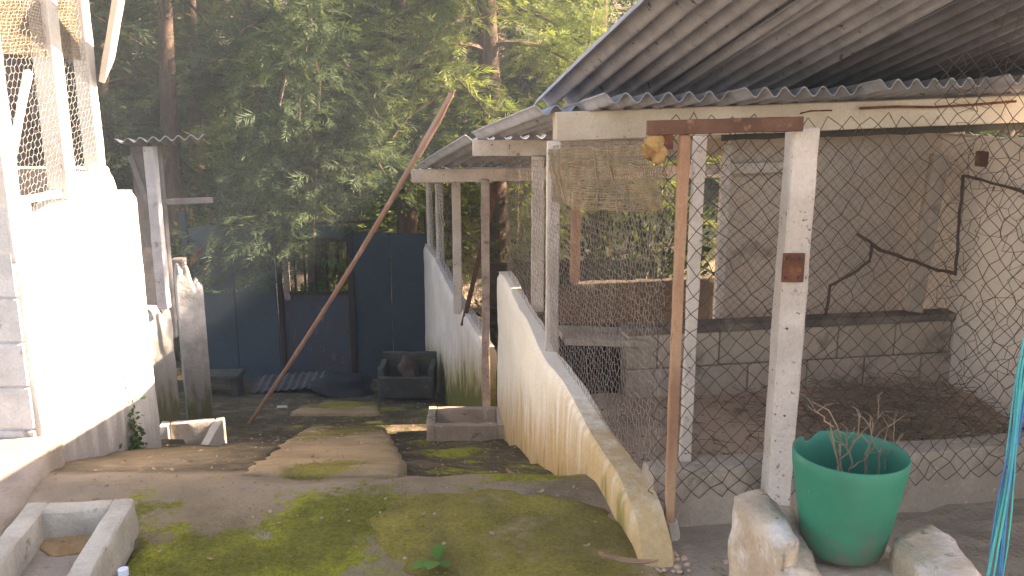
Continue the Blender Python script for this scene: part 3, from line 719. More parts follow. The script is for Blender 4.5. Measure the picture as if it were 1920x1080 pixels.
wire_obj('side_netting', hexwire(a0, a1, V(a0.x, a0.y, CAMZ - .72), V(a1.x, a1.y, CAMZ - 1.0), .07, 0, .1), .0016, M['wire'], far)
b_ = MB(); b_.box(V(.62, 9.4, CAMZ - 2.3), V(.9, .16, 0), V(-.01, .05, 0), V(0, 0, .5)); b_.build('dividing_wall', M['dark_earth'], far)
b_ = MB(); b_.bar(P(868, 610, 8.6), P(935, 330, 8.3), .05, .03); b_.build('brace', M['brown_timber'], far)

# ------------------------------------------------------------------ left pen
lp = thing('animal_pen', 'left pen with sunlit white wall, block pillar and wire netting above', 'animal pen')
XL, Y0, Y1 = -2.2, 3.74, 5.0
def ltop(s):
    y = Y0 + (Y1 - Y0) * s
    return CAMZ + float(np.interp(y, [3.74, 3.86, 4.38, 4.42, 4.76, 4.78, 5.0], [-.70, -.66, -.46, -.40, -.385, -.52, -.535]))
strip_wall('side_wall', [(XL, Y0), (XL, Y1)], ltop, .17, M['wall_left'], lp, (70, 40), out=1)
pO = V(XL - .29, Y0 - .012, -.12)
block_wall(lp, 'pillar', pO, V(1, 0, 0), V(0, 0, 1), V(0, -1, 0), .275, 1.26, .40, .21, .20, M['blue_block'], off=False, gap=.008, mm='blue_block')
def lpost(y, z0, z1, w, dx=0., m='white_timber', name='post'):
    b_ = MB(); b_.box(V(XL - .06 + dx, y, CAMZ + (z0 + z1) / 2), V(w * .55, 0, 0), V(0, w / 2, 0), V(0, 0, (z1 - z0) / 2)); return b_.build(name, M['white_paint'], lp)
M['white_paint'] = surf('white_paint', (.74, .72, .70), (.64, .61, .58), 5, .8, .2, 80, stain=(.36, .27, .21), thr=(.64, .74), sscale=14)
lpost(3.78, -.72, 1.0, .10); lpost(4.30, -.5, 1.0, .095); lpost(4.66, -.42, 1.0, .075)
b_ = MB(); b_.bar(V(XL - .06, 3.83, CAMZ - .46), V(XL - .06, 4.25, CAMZ - .47), .04, .035); b_.build('rail', M['white_paint'], lp)
b_ = MB(); b_.bar(V(XL - .12, 3.86, CAMZ - .50), V(XL - .12, 4.22, CAMZ + .12), .03, .03); b_.build('brace', M['white_paint'], lp)
wire_obj('netting', hexwire(V(XL - .03, 3.8, CAMZ - .72), V(XL - .03, 4.72, CAMZ - .52), V(XL - .03, 3.8, CAMZ + .62), V(XL - .03, 4.72, CAMZ + .62), .038, 0, .10), .0013, M['left_wire'], lp)
segs = []
for j in range(34):
    z = CAMZ + .20 + j * .015
    for i in range(30):
        ya, yb = 3.84 + i * .027, 3.84 + (i + 1) * .027
        segs.append(((XL - .05 + .01 * math.sin(ya * 9), ya, z + .01 * math.sin(ya * 14)), (XL - .05 + .01 * math.sin(yb * 9), yb, z + .01 * math.sin(yb * 14))))
for i in range(70):
    y = 3.84 + i * .0117; segs.append(((XL - .05 + .01 * math.sin(y * 9), y, CAMZ + .19), (XL - .05 + .01 * math.sin(y * 9), y, CAMZ + .71)))
wire_obj('shade_net', segs, .0018, M['net'], lp)
b_ = MB(); b_.bar(P(200, 132, 4.75), P(240, -110, 4.25), .20, .03, V(1, 0, 0)); b_.build('rafter', M['white_paint'], lp)
b_ = MB(); b_.bar(P(187, 118, 4.62), P(198, 150, 4.7), .03, .03)
lr = sub('roof', lp)
for i in range(3): sheet('roof_sheet', V(XL - 2.4, 3.5 + i * .72, CAMZ + 1.25), V(0, 1, 0), V(1, 0, -.06).normalized(), .78, 2.7, .128, .02, M['roof_light'], lr)
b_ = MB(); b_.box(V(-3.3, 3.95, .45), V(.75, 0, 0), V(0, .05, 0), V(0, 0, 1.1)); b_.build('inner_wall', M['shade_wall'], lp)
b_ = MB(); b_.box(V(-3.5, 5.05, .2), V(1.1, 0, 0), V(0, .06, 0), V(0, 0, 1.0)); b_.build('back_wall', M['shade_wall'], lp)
# raised concrete step in front of the pillar
o = slab('step', [(-2.9, 3.9), (-2.18, 3.86), (-1.92, 3.08), (-1.86, 2.0), (-2.9, 2.0)], lambda x, y: .055, .22, lambda x, y: -.9, m='slab'); o.data.materials.clear(); o.data.materials.append(M['concrete']); tag(o, kind='structure')

# creeper growing on the left wall's foot
def leaves(pts, size, up=.5, seed=0):
    """(k,3) points -> diamond leaves as arrays, with a random value each"""
    r = np.random.default_rng(seed); n = len(pts); d = r.normal(size=(n, 3)); d[:, 2] = d[:, 2] * .6 + up; d /= np.linalg.norm(d, axis=1, keepdims=True)
    e = np.cross(d, r.normal(size=(n, 3))); e /= np.linalg.norm(e, axis=1, keepdims=True); nn = np.cross(d, e)
    s = size * r.uniform(.6, 1.3, (n, 1)); p = np.asarray(pts)
    v = np.stack([p, p + d * s * .5 + e * s * .30 + nn * s * .06, p + d * s, p + d * s * .5 - e * s * .30 + nn * s * .06], 1).reshape(-1, 3)
    f = np.arange(n * 4).reshape(n, 4); return v, f, np.repeat(r.uniform(0, 1, n), 4)
r_ = np.random.default_rng(5)
pts = np.stack([np.full(260, XL + .02) + r_.normal(0, .012, 260), 4.62 + r_.normal(0, .045, 260), -.52 + np.abs(r_.normal(0, .17, 260))], 1)
v, f, rn = leaves(pts, .04, .2, 3); cr = thing('creeper_plant', 'small green creeper clinging to the foot of the sunlit white wall', 'plant')
np_mesh('foliage', v, f, M['creeper'], cr, attrs={'rnd': rn})
for i in range(3):
    b_ = MB(); b_.tube([(XL + .012, 4.6 + .03 * i + .02 * math.sin(t * 2 + i), -.56 + t * .07) for t in range(6)], .004, 4); b_.build('stem', M['twig'], cr)

# ------------------------------------------------------------------ troughs
def trough(name, label, c0, ex, ey, W, D, zr, h, w=.07, sides=(1, 1, 1, 1), m='rim_concrete', fl=None, zfar=None):
    """open trough: c0 near-left outer corner, ex across, ey away; sides near, right, far, left"""
    t = thing(name, label, 'trough', 'concrete troughs beside the path')
    ex, ey = ex.normalized(), ey.normalized(); up = V(0, 0, 1); c0 = V(c0[0], c0[1], zr)
    def seg(nm, a, b_, ww, hh):
        q = MB(); d = b_ - a; s = d.cross(up).normalized(); q.box((a + b_) / 2 - up * hh / 2, d / 2, s * ww / 2, up * hh / 2); q.build(nm, M[m], t)
    n0, n1_ = c0 + ey * w / 2, c0 + ey * w / 2 + ex * W; f0, f1 = c0 + ey * (D - w / 2), c0 + ey * (D - w / 2) + ex * W
    if sides[0]: seg('near_rim', n0 + ex * (w + .002) - up * .003, n1_ - ex * (w + .002) - up * .003, w, h)
    if sides[2]: seg('far_rim', f0 + ex * (w + .002) - up * .003, f1 - ex * (w + .002) - up * .003, w, h)
    if sides[1]: seg('side_rim', c0 + ex * (W - w / 2), c0 + ex * (W - w / 2) + ey * D, w, h)
    if sides[3]: seg('side_rim', c0 + ex * w / 2, c0 + ex * w / 2 + ey * D, w, h)
    q = MB(); q.box(c0 + ex * W / 2 + ey * D / 2 - up * (h - .03), ex * (W / 2 - w), ey * (D / 2 - w), up * .02); q.build('floor', M[fl or m], t)
    return t
eyA = V(.06, 1, 0); exA = V(1, .02, 0)
c_ = P(52, 958, 2.92); c2_ = P(252, 934, 2.96); n_ = P(166, 1084, 2.42)
exT = V(c2_.x - c_.x, c2_.y - c_.y, 0); eyT = V(c2_.x - n_.x, c2_.y - n_.y, 0); WT = exT.length; eyT.normalize(); exT.normalize()
zT = c2_.z; start = V(c2_.x, c2_.y, 0) - exT * WT - eyT * 1.0
trough('feed_trough', 'pale concrete trough in the near left corner holding a flat ochre cake', start, exT, eyT, WT, 1.0, zT, .17, .075, (1, 1, 1, 1), 'rim_concrete', 'concrete')
fr, fl_ = P(416, 781, 5.85), P(304, 790, 5.75)
exT2 = V(fr.x - fl_.x, fr.y - fl_.y, 0); W2 = exT2.length; eyT2 = V(-.12, 1, 0).normalized()
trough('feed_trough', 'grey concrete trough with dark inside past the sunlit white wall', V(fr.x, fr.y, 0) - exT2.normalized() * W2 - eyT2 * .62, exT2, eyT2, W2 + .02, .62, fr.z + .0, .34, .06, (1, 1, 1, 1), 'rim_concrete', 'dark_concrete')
# box trough against the far end of the near side wall
c_ = P(800, 824, 6.62); trough('feed_trough', 'low brown concrete trough box at the far end of the white wall', V(c_.x, c_.y, 0), V(1, .02, 0), V(-.05, 1, 0), .66, .45, c_.z + .125, .22, .07, (1, 1, 1, 1), 'concrete', 'dirt')

# the flat cake lying in the near trough
bm = bmesh.new(); bmesh.ops.create_uvsphere(bm, u_segments=28, v_segments=12, radius=1)
for v in bm.verts:
    w = 1 + .22 * mnoise.fractal(Vector((v.co.x, v.co.y, 0)) * 1.4, 1, 2, 4); v.co = Vector((v.co.x * .125 * w, v.co.y * .085 * w, (max(v.co.z, -.3)) * .016 + .006 * mnoise.noise(v.co * 3)))
me = bpy.data.meshes.new('flat_cake'); bm.to_mesh(me); bm.free(); me.materials.append(M['loaf']); me.polygons.foreach_set('use_smooth', [True] * len(me.polygons))
o = link(bpy.data.objects.new('flat_cake', me)); o.location = (*P(142, 1003, 2.83).to_2d(), zT - .115); o.rotation_euler = (0, 0, .15); tag(o, 'flat oval ochre cake lying in the near concrete trough', 'feed cake')
q = P(75, 1048, 2.5); b_ = MB(); b_.box(V(q.x, q.y, zT - .112), V(.018, .008, 0), V(-.004, .009, 0), V(0, 0, .006)); tag(b_.build('stone_chip', M['rim_concrete']), 'small pale chip on the floor of the near trough', 'stone')
# plastic bottle lying by the trough
bt = thing('plastic_bottle', 'clear bluish plastic bottle standing beside the near trough', 'bottle'); q = V(-1.19, 2.36, 0); z0 = 0.0
b_ = MB(); prof = [(0, .031), (.01, .034), (.10, .034), (.135, .028), (.155, .014), (.175, .013)]
b_.tube([V(q.x, q.y, z0 + h) for h, r in prof], [r for h, r in prof], 16); b_.build('body', M['bottle'], bt, True)
b_ = MB(); b_.tube([V(q.x, q.y, z0 + .172), V(q.x, q.y, z0 + .192)], .0155, 14); b_.build('cap', M['cap'], bt)

# ------------------------------------------------------------------ left shed and pillar
sh = thing('lean_to_shed', 'grey lean-to shed with tin roof and pale post behind the white wall', 'shed')
post(sh, 284, 272, 304, 576, 7.0, .082, 'sheet_post') if False else None
M['shed_post'] = surf('shed_post', (.58, .60, .66), (.46, .48, .54), 6, .8, .3, 70, stain=(.28, .27, .28), thr=(.58, .7), sscale=10)
M['shed_wall'] = surf('shed_wall', (.22, .215, .225), (.15, .15, .16), 3, .9, .4, 50, stain=(.30, .29, .29), sscale=6, sstretch=(1, 1, .3))
post(sh, 290, 274, 300, 578, 7.0, .085, 'shed_post')
rs = sub('roof', sh)
q0, q1 = P(215, 264, 6.75), P(384, 256, 6.75); cc = (q1 - q0); LL = cc.length; cc.normalize()
sheet('roof_sheet', q0, cc, V(-.37, 1, -.075).normalized(), LL, 1.5, .10, .017, M['tin'], rs)
q0, q1 = P(245, 290, 7.2), P(300, 290, 7.35)
b_ = MB(); b_.box(V((q0.x + q1.x) / 2, 7.3, CAMZ - 1.25), (V(q1.x - q0.x, .15, 0)) / 2, V(0, .03, 0), V(0, 0, .85)); b_.build('side_panel', M['shed_wall'], sh)
b_ = MB(); b_.bar(P(300, 379, 7.15), P(398, 375, 7.4), .05, .05); b_.build('cross_rail', M['shed_wall'], sh)
b_ = MB(); b_.bar(P(245, 292, 7.0), P(292, 420, 7.0), .045, .03); b_.build('brace', M['shed_wall'], sh)
zs = lambda s: CAMZ - 1.72 + .03 * math.sin(s * 14) - .1 * s
q0, q1 = P(270, 600, 6.85), P(322, 600, 7.3)
strip_wall('low_wall', [(q0.x, q0.y), (q1.x, q1.y)], zs, .13, M['peeled'], sh, (24, 24), out=1)
pil = thing('concrete_pillar', 'peeling whitewashed concrete pillar beside the blue gate', 'pillar')
q0, q1 = P(326, 520, 7.7), P(374, 520, 7.8)
strip_wall('shaft', [(q0.x, q0.y), (q1.x, q1.y)], lambda s: CAMZ - 1.58 + .10 * math.sin(s * 5.5) + .04 * math.sin(s * 17), .22, M['peeled'], pil, (20, 30), out=-1, wav=.02)
b_ = MB(); b_.bar(P(356, 500, 7.75), P(376, 466, 7.8), .02, .02); b_.build('reinforcing_bar', M['rust'], pil)
q = P(350, 470, 7.8); b_ = MB(); b_.box(P(336, 512, 7.85), V(.06, 0, 0), V(0, .06, 0), V(0, 0, .14)); b_.build('broken_stub', M['lichen_post'], pil)

# ------------------------------------------------------------------ gate
gt = thing('metal_gate', 'dark blue sheet metal gate with barred opening under hanging branches', 'gate')
YG = 12.0
def gpanel(px0, px1, y0, y1, Y, m, name, th=.02):
    a, c_ = P(px0, y0, Y), P(px1, y1, Y); a2, c2_ = P(px0, y1, Y), P(px1, y0, Y)
    x0, x1 = (a.x + a2.x) / 2, (c_.x + c2_.x) / 2
    b_ = MB(); b_.box(V((x0 + x1) / 2, Y, (a.z + c_.z) / 2), V((x1 - x0) / 2, 0, 0), V(0, th, 0), V(0, 0, (a.z - c_.z) / 2)); return b_.build(name, M[m], gt)
gpanel(362, 442, 424, 722, YG, 'gate_blue', 'sheet_panel'); gpanel(443, 521, 430, 722, YG + .006, 'gate_blue', 'sheet_panel')
gpanel(531, 656, 551, 722, YG, 'gate_low', 'door_panel'); gpanel(531, 656, 424, 447, YG, 'gate_dark', 'sheet_panel')
gpanel(665, 735, 436, 735, YG, 'gate_dark', 'sheet_panel'); gpanel(736, 812, 438, 735, YG + .006, 'gate_dark', 'sheet_panel')
gpanel(655, 666, 425, 735, YG - .03, 'gate_bar', 'frame_post', .03); gpanel(523, 532, 428, 722, YG - .03, 'gate_bar', 'frame_post', .03)
gpanel(532, 542, 455, 562, YG - .02, 'lichen_post', 'frame_post', .03)
gpanel(541, 656, 546, 553, YG - .03, 'gate_bar', 'cross_bar', .02); gpanel(532, 656, 446, 453, YG - .03, 'gate_bar', 'cross_bar', .02)
for px in (553, 571, 592, 613, 634): gpanel(px - 2, px + 2, 452, 548, YG - .01, 'gate_bar', 'window_bar', .012)
b_ = MB(); b_.tube([P(395, 421, 11.9), P(470, 423, 11.9), P(560, 420, 11.9), P(705, 414, 11.95)], .02, 6); b_.build('top_rail', M['gate_bar'], gt)
gpanel(352, 362, 395, 722, YG - .04, 'gate_dark', 'frame_post', .04)

# things on the ground before the gate
def simple_box(name, label, cat, c_, hx, hy, hz, m):
    b_ = MB(); b_.box(c_, hx, hy, hz); return tag(b_.build(name, M[m]), label, cat)
t = thing('wash_basin', 'dark mossy concrete basin below the right side of the gate', 'basin'); q = P(765, 700, 10.2); zq = gz1(q.x, q.y)
W_ = .34
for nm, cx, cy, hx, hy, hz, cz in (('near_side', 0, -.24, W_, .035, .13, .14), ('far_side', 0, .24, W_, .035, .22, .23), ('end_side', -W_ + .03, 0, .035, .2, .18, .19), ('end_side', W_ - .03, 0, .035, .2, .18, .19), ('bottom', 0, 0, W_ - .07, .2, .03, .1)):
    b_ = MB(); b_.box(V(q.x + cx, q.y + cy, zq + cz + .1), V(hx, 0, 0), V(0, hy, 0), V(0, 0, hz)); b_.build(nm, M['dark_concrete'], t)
bm = bmesh.new(); bmesh.ops.create_icosphere(bm, subdivisions=3, radius=.17)
for v in bm.verts: v.co *= 1 + .55 * mnoise.fractal(v.co * 7, 1, 2, 4); v.co.z *= 1.15; v.co.x *= .8
me = bpy.data.meshes.new('cloth_bundle'); bm.to_mesh(me); bm.free(); me.materials.append(M['red_cloth']); me.polygons.foreach_set('use_smooth', [True] * len(me.polygons))
o = link(bpy.data.objects.new('cloth_bundle', me)); o.location = (q.x + .02, q.y, zq + .36); tag(o, 'dull reddish cloth bundle stuffed in the dark basin', 'cloth')
bn = thing('low_bench', 'low grey concrete bench at the foot of the gate beside the pillar', 'bench'); q = P(412, 745, 10.6); zq = gz1(q.x, q.y)
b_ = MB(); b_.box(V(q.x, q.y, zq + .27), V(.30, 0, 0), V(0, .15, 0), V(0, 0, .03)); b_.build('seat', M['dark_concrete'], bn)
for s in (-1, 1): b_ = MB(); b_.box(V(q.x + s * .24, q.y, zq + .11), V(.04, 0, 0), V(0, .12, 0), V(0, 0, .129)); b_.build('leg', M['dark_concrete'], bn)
q = P(545, 722, 10.9); zq = gz1(q.x, q.y)
sheet_o = sheet('tin_sheet', V(q.x - .45, q.y - .3, zq + .09), V(.98, .1, .05).normalized(), V(-.1, .98, .04).normalized(), .95, .6, .10, .014, M['sheet_white'], None)
tag(sheet_o, 'loose weathered roofing sheet lying at the foot of the gate', 'roofing sheet')
bm = bmesh.new(); bmesh.ops.create_icosphere(bm, subdivisions=3, radius=.34)
for v in bm.verts: v.co *= 1 + .45 * mnoise.fractal(v.co * 4, 1, 2, 4); v.co.z = max(v.co.z, -.1) * .6; v.co.x *= 1.2
me = bpy.data.meshes.new('rubbish_sack'); bm.to_mesh(me); bm.free(); me.materials.append(M['black']); me.polygons.foreach_set('use_smooth', [True] * len(me.polygons))
q = P(650, 735, 10.6); o = link(bpy.data.objects.new('rubbish_sack', me)); o.location = (q.x, q.y, gz1(q.x, q.y) + .08); tag(o, 'slumped black sack on the ground before the gate', 'sack')
q = P(530, 772, 8.9); b_ = MB(); b_.box(V(q.x, q.y, gz1(q.x, q.y) + .03), V(.055, .01, 0), V(-.01, .035, 0), V(0, 0, .018)); tag(b_.build('stone', M['rim_concrete']), 'pale flat stone on the path past the pole foot', 'stone')

# ------------------------------------------------------------------ bamboo pole
pz = thing('bamboo_pole', 'long reddish bamboo pole leaning across the path against the low roof', 'pole')
q = P(463, 785, 7.5); p0 = V(q.x, q.y, gz1(q.x, q.y) + .0); p1 = P(846, 176, 7.62)
d = p1 - p0; L = d.length; b_ = MB(); pp, rr = [], []
for i in range(41):
    s = i / 40; q = p0 + d * s; q += V(.035 * math.sin(s * 3.1), 0, -.03 * math.sin(s * 3.1)); pp.append(q)
    rr.append((.018 + .007 * s) * (1.10 if i % 5 == 0 else 1.) * random.uniform(.96, 1.04))
b_.tube(pp, rr, 9); b_.build('culm', M['bamboo'], pz, True)
b_ = MB(); b_.tube([pp[33] + V(.03, -.02, 0), pp[37] + V(.034, -.02, 0), pp[40] + V(.038, -.02, .04)], [.012, .014, .006], 6); b_.build('split_strip', M['tan_timber'], pz)

# ------------------------------------------------------------------ foreground: block stub wall, pot, twine
bw = thing('broken_block_wall', 'broken top of a plastered block wall in the near right corner', 'wall')
def rough_block(name, pts_top, zb, m, seed):
    """upright block from its top outline (plan points with heights), worn rounded top"""
    n = len(pts_top); cx = sum(p.x for p in pts_top) / n; cy = sum(p.y for p in pts_top) / n
    bm = bmesh.new(); top = [bm.verts.new(p) for p in pts_top]; bot = [bm.verts.new((p.x, p.y, zb)) for p in pts_top]
    bm.faces.new(top); bm.faces.new(bot[::-1])
    for i in range(n): bm.faces.new((top[i], bot[i], bot[(i + 1) % n], top[(i + 1) % n]))
    bmesh.ops.recalc_face_normals(bm, faces=bm.faces)
    bmesh.ops.bevel(bm, geom=[e for e in bm.edges], offset=.011, segments=2, affect='EDGES')
    for _ in range(4):
        lg = [e for e in bm.edges if e.calc_length() > .03]
        if lg: bmesh.ops.subdivide_edges(bm, edges=lg, cuts=1, use_grid_fill=True)
    bmesh.ops.triangulate(bm, faces=bm.faces)
    for v in bm.verts:
        q = v.co + Vector((seed, 0, 0)); v.co += v.normal * .010 * mnoise.fractal(q * 14, 1, 2, 4) + v.normal * .012 * mnoise.noise(q * 5)
    me = bpy.data.meshes.new(name); bm.to_mesh(me); bm.free(); me.materials.append(m); me.polygons.foreach_set('use_smooth', [True] * len(me.polygons))
    return link(bpy.data.objects.new(name, me), bw)
zA_ = CAMZ - .95
rough_block('block', [P(1372, 926, 1.98), P(1436, 912, 2.02), P(1500, 1012, 1.74), P(1470, 1038, 1.70)], .0, M['foot_block'], 1)
zl = CAMZ - 1.068
rough_block('block', [V(.60, 1.60, zl), V(.62, 2.02, zl - .004), V(.93, 2.05, zl), V(.94, 1.60, zl)], .0, M['foot_block'], 7)
rough_block('block', [P(1668, 1000, 1.80), P(1752, 970, 1.86), P(1850, 1075, 1.60), P(1780, 1100, 1.55)], .0, M['foot_block'], 4)

rough_block('block', [V(.595, 1.70, CAMZ - 1.02), V(.60, 1.985, CAMZ - 1.0), V(.715, 1.99, CAMZ - 1.01), V(.70, 1.70, CAMZ - 1.04)], .0, M['foot_block'], 11)
pot = thing('flower_pot', 'green plastic pot with bare dry twigs standing on the broken block wall', 'pot')
pc = V(.79, 1.86, zl + .012); H = .268
def lathe(prof, n=56, notch=None):
    b_ = MB()
    for i, (r, z) in enumerate(prof):
        for j in range(n):
            t = 2 * math.pi * j / n; dz = notch(t, i, z) if notch else 0; k5 = .935
            b_.v.append(V(pc.x + k5 * r * math.cos(t), pc.y + k5 * r * math.sin(t), pc.z + k5 * (z + dz)))
    for i in range(len(prof) - 1):
        for j in range(n):
            a = i * n + j; c_ = i * n + (j + 1) % n; b_.f.append((a, c_, c_ + n, a + n))
    return b_
prof = [(.0, 0), (.085, 0), (.094, .004), (.100, .016), (.110, .07), (.120, .13), (.130, .19), (.137, .235), (.1385, H - .004), (.1365, H), (.1335, H - .003), (.131, .235), (.122, .17), (.115, .10), (.0, .10)]
def notch(t, i, z):
    if i < 7 or i > 11: return 0
    d = abs((t - R(118) + math.pi) % (2 * math.pi) - math.pi); return -.022 * math.exp(-(d / .16) ** 4) * (1 if 8 <= i <= 10 else .6)
lathe(prof, notch=notch).build('body', M['pot_green'], pot, True)
lathe([(0, .135), (.06, .138), (.1175, .132)]).build('soil', M['soil'], pot, True)
def twig(base, top, r, kids, seed):
    random.seed(seed); b_ = MB(); base, top = Vector(base), Vector(top); n = 7; pp = []
    for i in range(n + 1):
        q = base.lerp(top, i / n); q += Vector((random.uniform(-1, 1), random.uniform(-1, 1), 0)) * .006 * (i > 0); pp.append(q)
    r *= .75; b_.tube(pp, [r * (1 - .6 * i / n) for i in range(n + 1)], 5)
    for _ in range(kids):
        i = random.randint(3, n); q = pp[i]; e = q + Vector((random.uniform(-.05, .05), random.uniform(-.04, .04), random.uniform(.015, .06)))
        mid = q.lerp(e, .5) + Vector((random.uniform(-.01, .01), 0, .008)); b_.tube([q, mid, e], [r * .5, r * .4, r * .25], 4)
    return b_.build('twig', M['twig'], pot)
def tw(px0, py0, px1, py1, Y0_, Y1_, r, kids, seed): twig(P(px0, py0, Y0_), P(px1, py1, Y1_), r, kids, seed)
tw(1578, 905, 1570, 798, 1.86, 1.87, .005, 4, 1); tw(1574, 905, 1556, 792, 1.84, 1.83, .004, 2, 2); tw(1590, 905, 1610, 775, 1.86, 1.88, .004, 4, 3)
tw(1562, 800, 1517, 760, 1.84, 1.82, .0028, 2, 4); tw(1622, 905, 1632, 780, 1.88, 1.9, .0035, 4, 5); tw(1618, 900, 1648, 765, 1.88, 1.92, .003, 5, 6)
tw(1640, 900, 1668, 800, 1.88, 1.9, .0032, 3, 7); tw(1660, 880, 1684, 775, 1.9, 1.92, .0024, 3, 8); tw(1572, 885, 1600, 800, 1.85, 1.86, .003, 3, 9); tw(1590, 880, 1650, 840, 1.86, 1.87, .0025, 2, 10)
random.seed(21)

ro = thing('blue_twine', 'hank of blue and turquoise twine hanging at the right edge', 'rope')
for i in range(13):
    b_ = MB(); pp = []
    ox, oy = random.uniform(-1, 1), random.uniform(-1, 1)
    for t in range(15):
        s = t / 14; q = P(2010, 160, 1.55).lerp(P(1919, 690, 1.5), s / .5) if s < .5 else P(1919, 690, 1.5).lerp(P(1856, 1150, 1.46), (s - .5) / .5)
        w = .004 + .012 * max(0, s - .3) + .004 * math.sin(s * 9 + i)
        q = q + V(ox * w + .003 * math.sin(s * 14 + i * 2.1), oy * w, 0); pp.append(q)
    b_.tube(pp, .0022, 5); b_.build('strand', M['twine'] if i % 3 else M['twine_dark'], ro, True)

# ------------------------------------------------------------------ small litter and weeds
def weed(px, py, Y, label, n=9, size=.10, seed=1):
    q = P(px, py, Y); z = gz1(q.x, q.y) + .03; random.seed(seed); w = thing('weed_plant', label, 'plant'); 
    for i in range(n):
        a = random.random() * 6.28; l = size * random.uniform(.6, 1.2); dd = V(math.cos(a), math.sin(a), random.uniform(.3, .9)).normalized(); s = dd.cross(V(0, 0, 1)).normalized()
        b_ = MB(); st = V(q.x, q.y, z); k_ = []
        for t, wd in ((0, .004), (.35, .16), (.65, .2), (.85, .12), (1, .0)):
            c_ = st + dd * l * t - V(0, 0, .35 * l * t * t); k_.append((c_ - s * wd * l, c_ + s * wd * l))
        for (a0, b0), (a1, b1) in zip(k_, k_[1:]):
            n0 = len(b_.v); b_.v += [a0, b0, b1, a1]; b_.f.append((n0, n0 + 1, n0 + 2, n0 + 3))
        o = b_.build('leaf', M['weed'], w); at_ = o.data.attributes.new('rnd', 'FLOAT', 'POINT'); at_.data.foreach_set('value', [random.random()] * len(o.data.vertices))
weed(820, 1062, 2.68, 'small green weed in the slab joint at the bottom of the picture', 8, .12, 3)
weed(826, 772, 7.35, 'green leafy weed behind the low trough box by the far pen', 12, .20, 4)
weed(845, 775, 7.4, 'greyish weed tuft against the moss stained wall', 9, .18, 9)
def dry(px, py, Y, l, w, a, label, bend=.02):
    q = P(px, py, Y); z = gz1(q.x, q.y) + .06; b_ = MB(); dx, sx = V(math.cos(a), math.sin(a), 0), V(-math.sin(a), math.cos(a), 0); row = []
    for i in range(9):
        t = i / 8 - .5; ww = w * max(.08, math.cos(t * 2.9)); c_ = V(q.x, q.y, z) + dx * l * t + V(0, 0, bend * (4 * t * t)); row.append((c_ - sx * ww + V(0, 0, .012), c_, c_ + sx * ww + V(0, 0, .012)))
    for r0, r1 in zip(row, row[1:]):
        for k_ in (0, 1):
            n0 = len(b_.v); b_.v += [r0[k_], r0[k_ + 1], r1[k_ + 1], r1[k_]]; b_.f.append((n0, n0 + 1, n0 + 2, n0 + 3))
    o = b_.build('dry_leaf', M['dry_leaf']); o.modifiers.new('thick', 'SOLIDIFY').thickness = .004; return tag(o, label, 'dry leaf')
dry(972, 898, 3.62, .18, .018, -.9, 'long curled brown leaf on the ground by the white wall'); dry(985, 890, 3.70, .10, .012, -.7, 'short brown leaf lying just behind a longer curled leaf')
dry(1178, 1052, 2.60, .20, .015, -.25, 'dry brown leaf stalk on the dirt below the wall end')
def grit(name, spots, mat, label, cat):
    vs, fs = [], []
    for x, y, z, rr in spots:
        bm = bmesh.new(); bmesh.ops.create_icosphere(bm, subdivisions=1, radius=rr); k0 = len(vs)
        for v in bm.verts: v.co *= random.uniform(.7, 1.2); v.co.z *= .6; vs.append((v.co.x + x, v.co.y + y, v.co.z + z))
        fs += [tuple(k0 + v.index for v in f.verts) for f in bm.faces]; bm.free()
    return tag(np_mesh(name, vs, fs, mat), label, cat, kind='stuff')
lr_ = np.random.default_rng(8); n_ = 900; lx = lr_.uniform(-2.1, .6, n_); ly = lr_.uniform(2.2, 11.5, n_) ; lx = np.where(ly > 6.5, lx - (ly - 6.5) * .25, lx)
kp = lx < np.where(ly < 7.4, xA(ly), xB(ly)) - .04; lx, ly = lx[kp], ly[kp]; lz = gz(lx, ly) + .012
on = (ly > 3.55) & (ly < 6.8) & (lx > -1.2 - (ly - 3.5) * .17) & (lx < -.5 - (ly - 3.5) * .17); lz = np.where(on, np.maximum(lz, np.interp(ly, [3.45, 3.6, 6.85], [-.004, -.04, -1.13]) + .012), lz)
lz = np.where((lx > -.55) & (ly < 3.25), lz + .016, lz)
v, f, an = leaves(np.stack([lx, ly, lz], 1), .03, .0, 12); v[:, 2] = np.repeat(lz, 4) + (v[:, 2] - np.repeat(lz, 4)) * .35
tag(np_mesh('leaf_litter', v, f, M['dry_leaf']), 'small dry leaves and needles scattered over the path', 'leaf litter', kind='stuff')
M['moss_tuft'] = leafmat('moss_tuft', (.17, .155, .03), (.29, .28, .045), .3)
mp = []
for cx, cy, sx_, sy_, n_ in ((-1.0, 2.75, .32, .16, 3600), (-.62, 3.12, .22, .2, 3000), (-.75, 2.45, .4, .13, 2600), (.0, 2.85, .26, .26, 4200), (-1.45, 2.9, .22, .22, 900), (.1, 4.2, .3, .35, 900), (-.85, 3.72, .13, .13, 700), (-1.25, 6.1, .15, .5, 900)):
    mp.append(np.stack([lr_.normal(cx, sx_, n_), lr_.normal(cy, sy_, n_)], 1))
mp = np.concatenate(mp); wob = np.array([mnoise.fractal(Vector((x * 5, y * 5, 2)), 1., 2., 4) for x, y in mp]); mp = mp[(wob > -.05) & (mp[:, 0] < xA(mp[:, 1]) - .04)]
mx, my = mp[:, 0], mp[:, 1]; mz = gz(mx, my) + .002
on = (my > 3.5) & (my < 6.8) & (mx > -1.2 - (my - 3.5) * .17) & (mx < -.5 - (my - 3.5) * .17); mz = np.where(on, np.maximum(mz, np.interp(my, [3.45, 3.6, 6.85], [-.004, -.04, -1.13])), mz)
mz = np.where((mx > -.5) & (my < 3.2) & (my > 2.3), mz + .014, mz)
v, f, an = leaves(np.stack([mx, my, mz], 1), .0075, .6, 15)
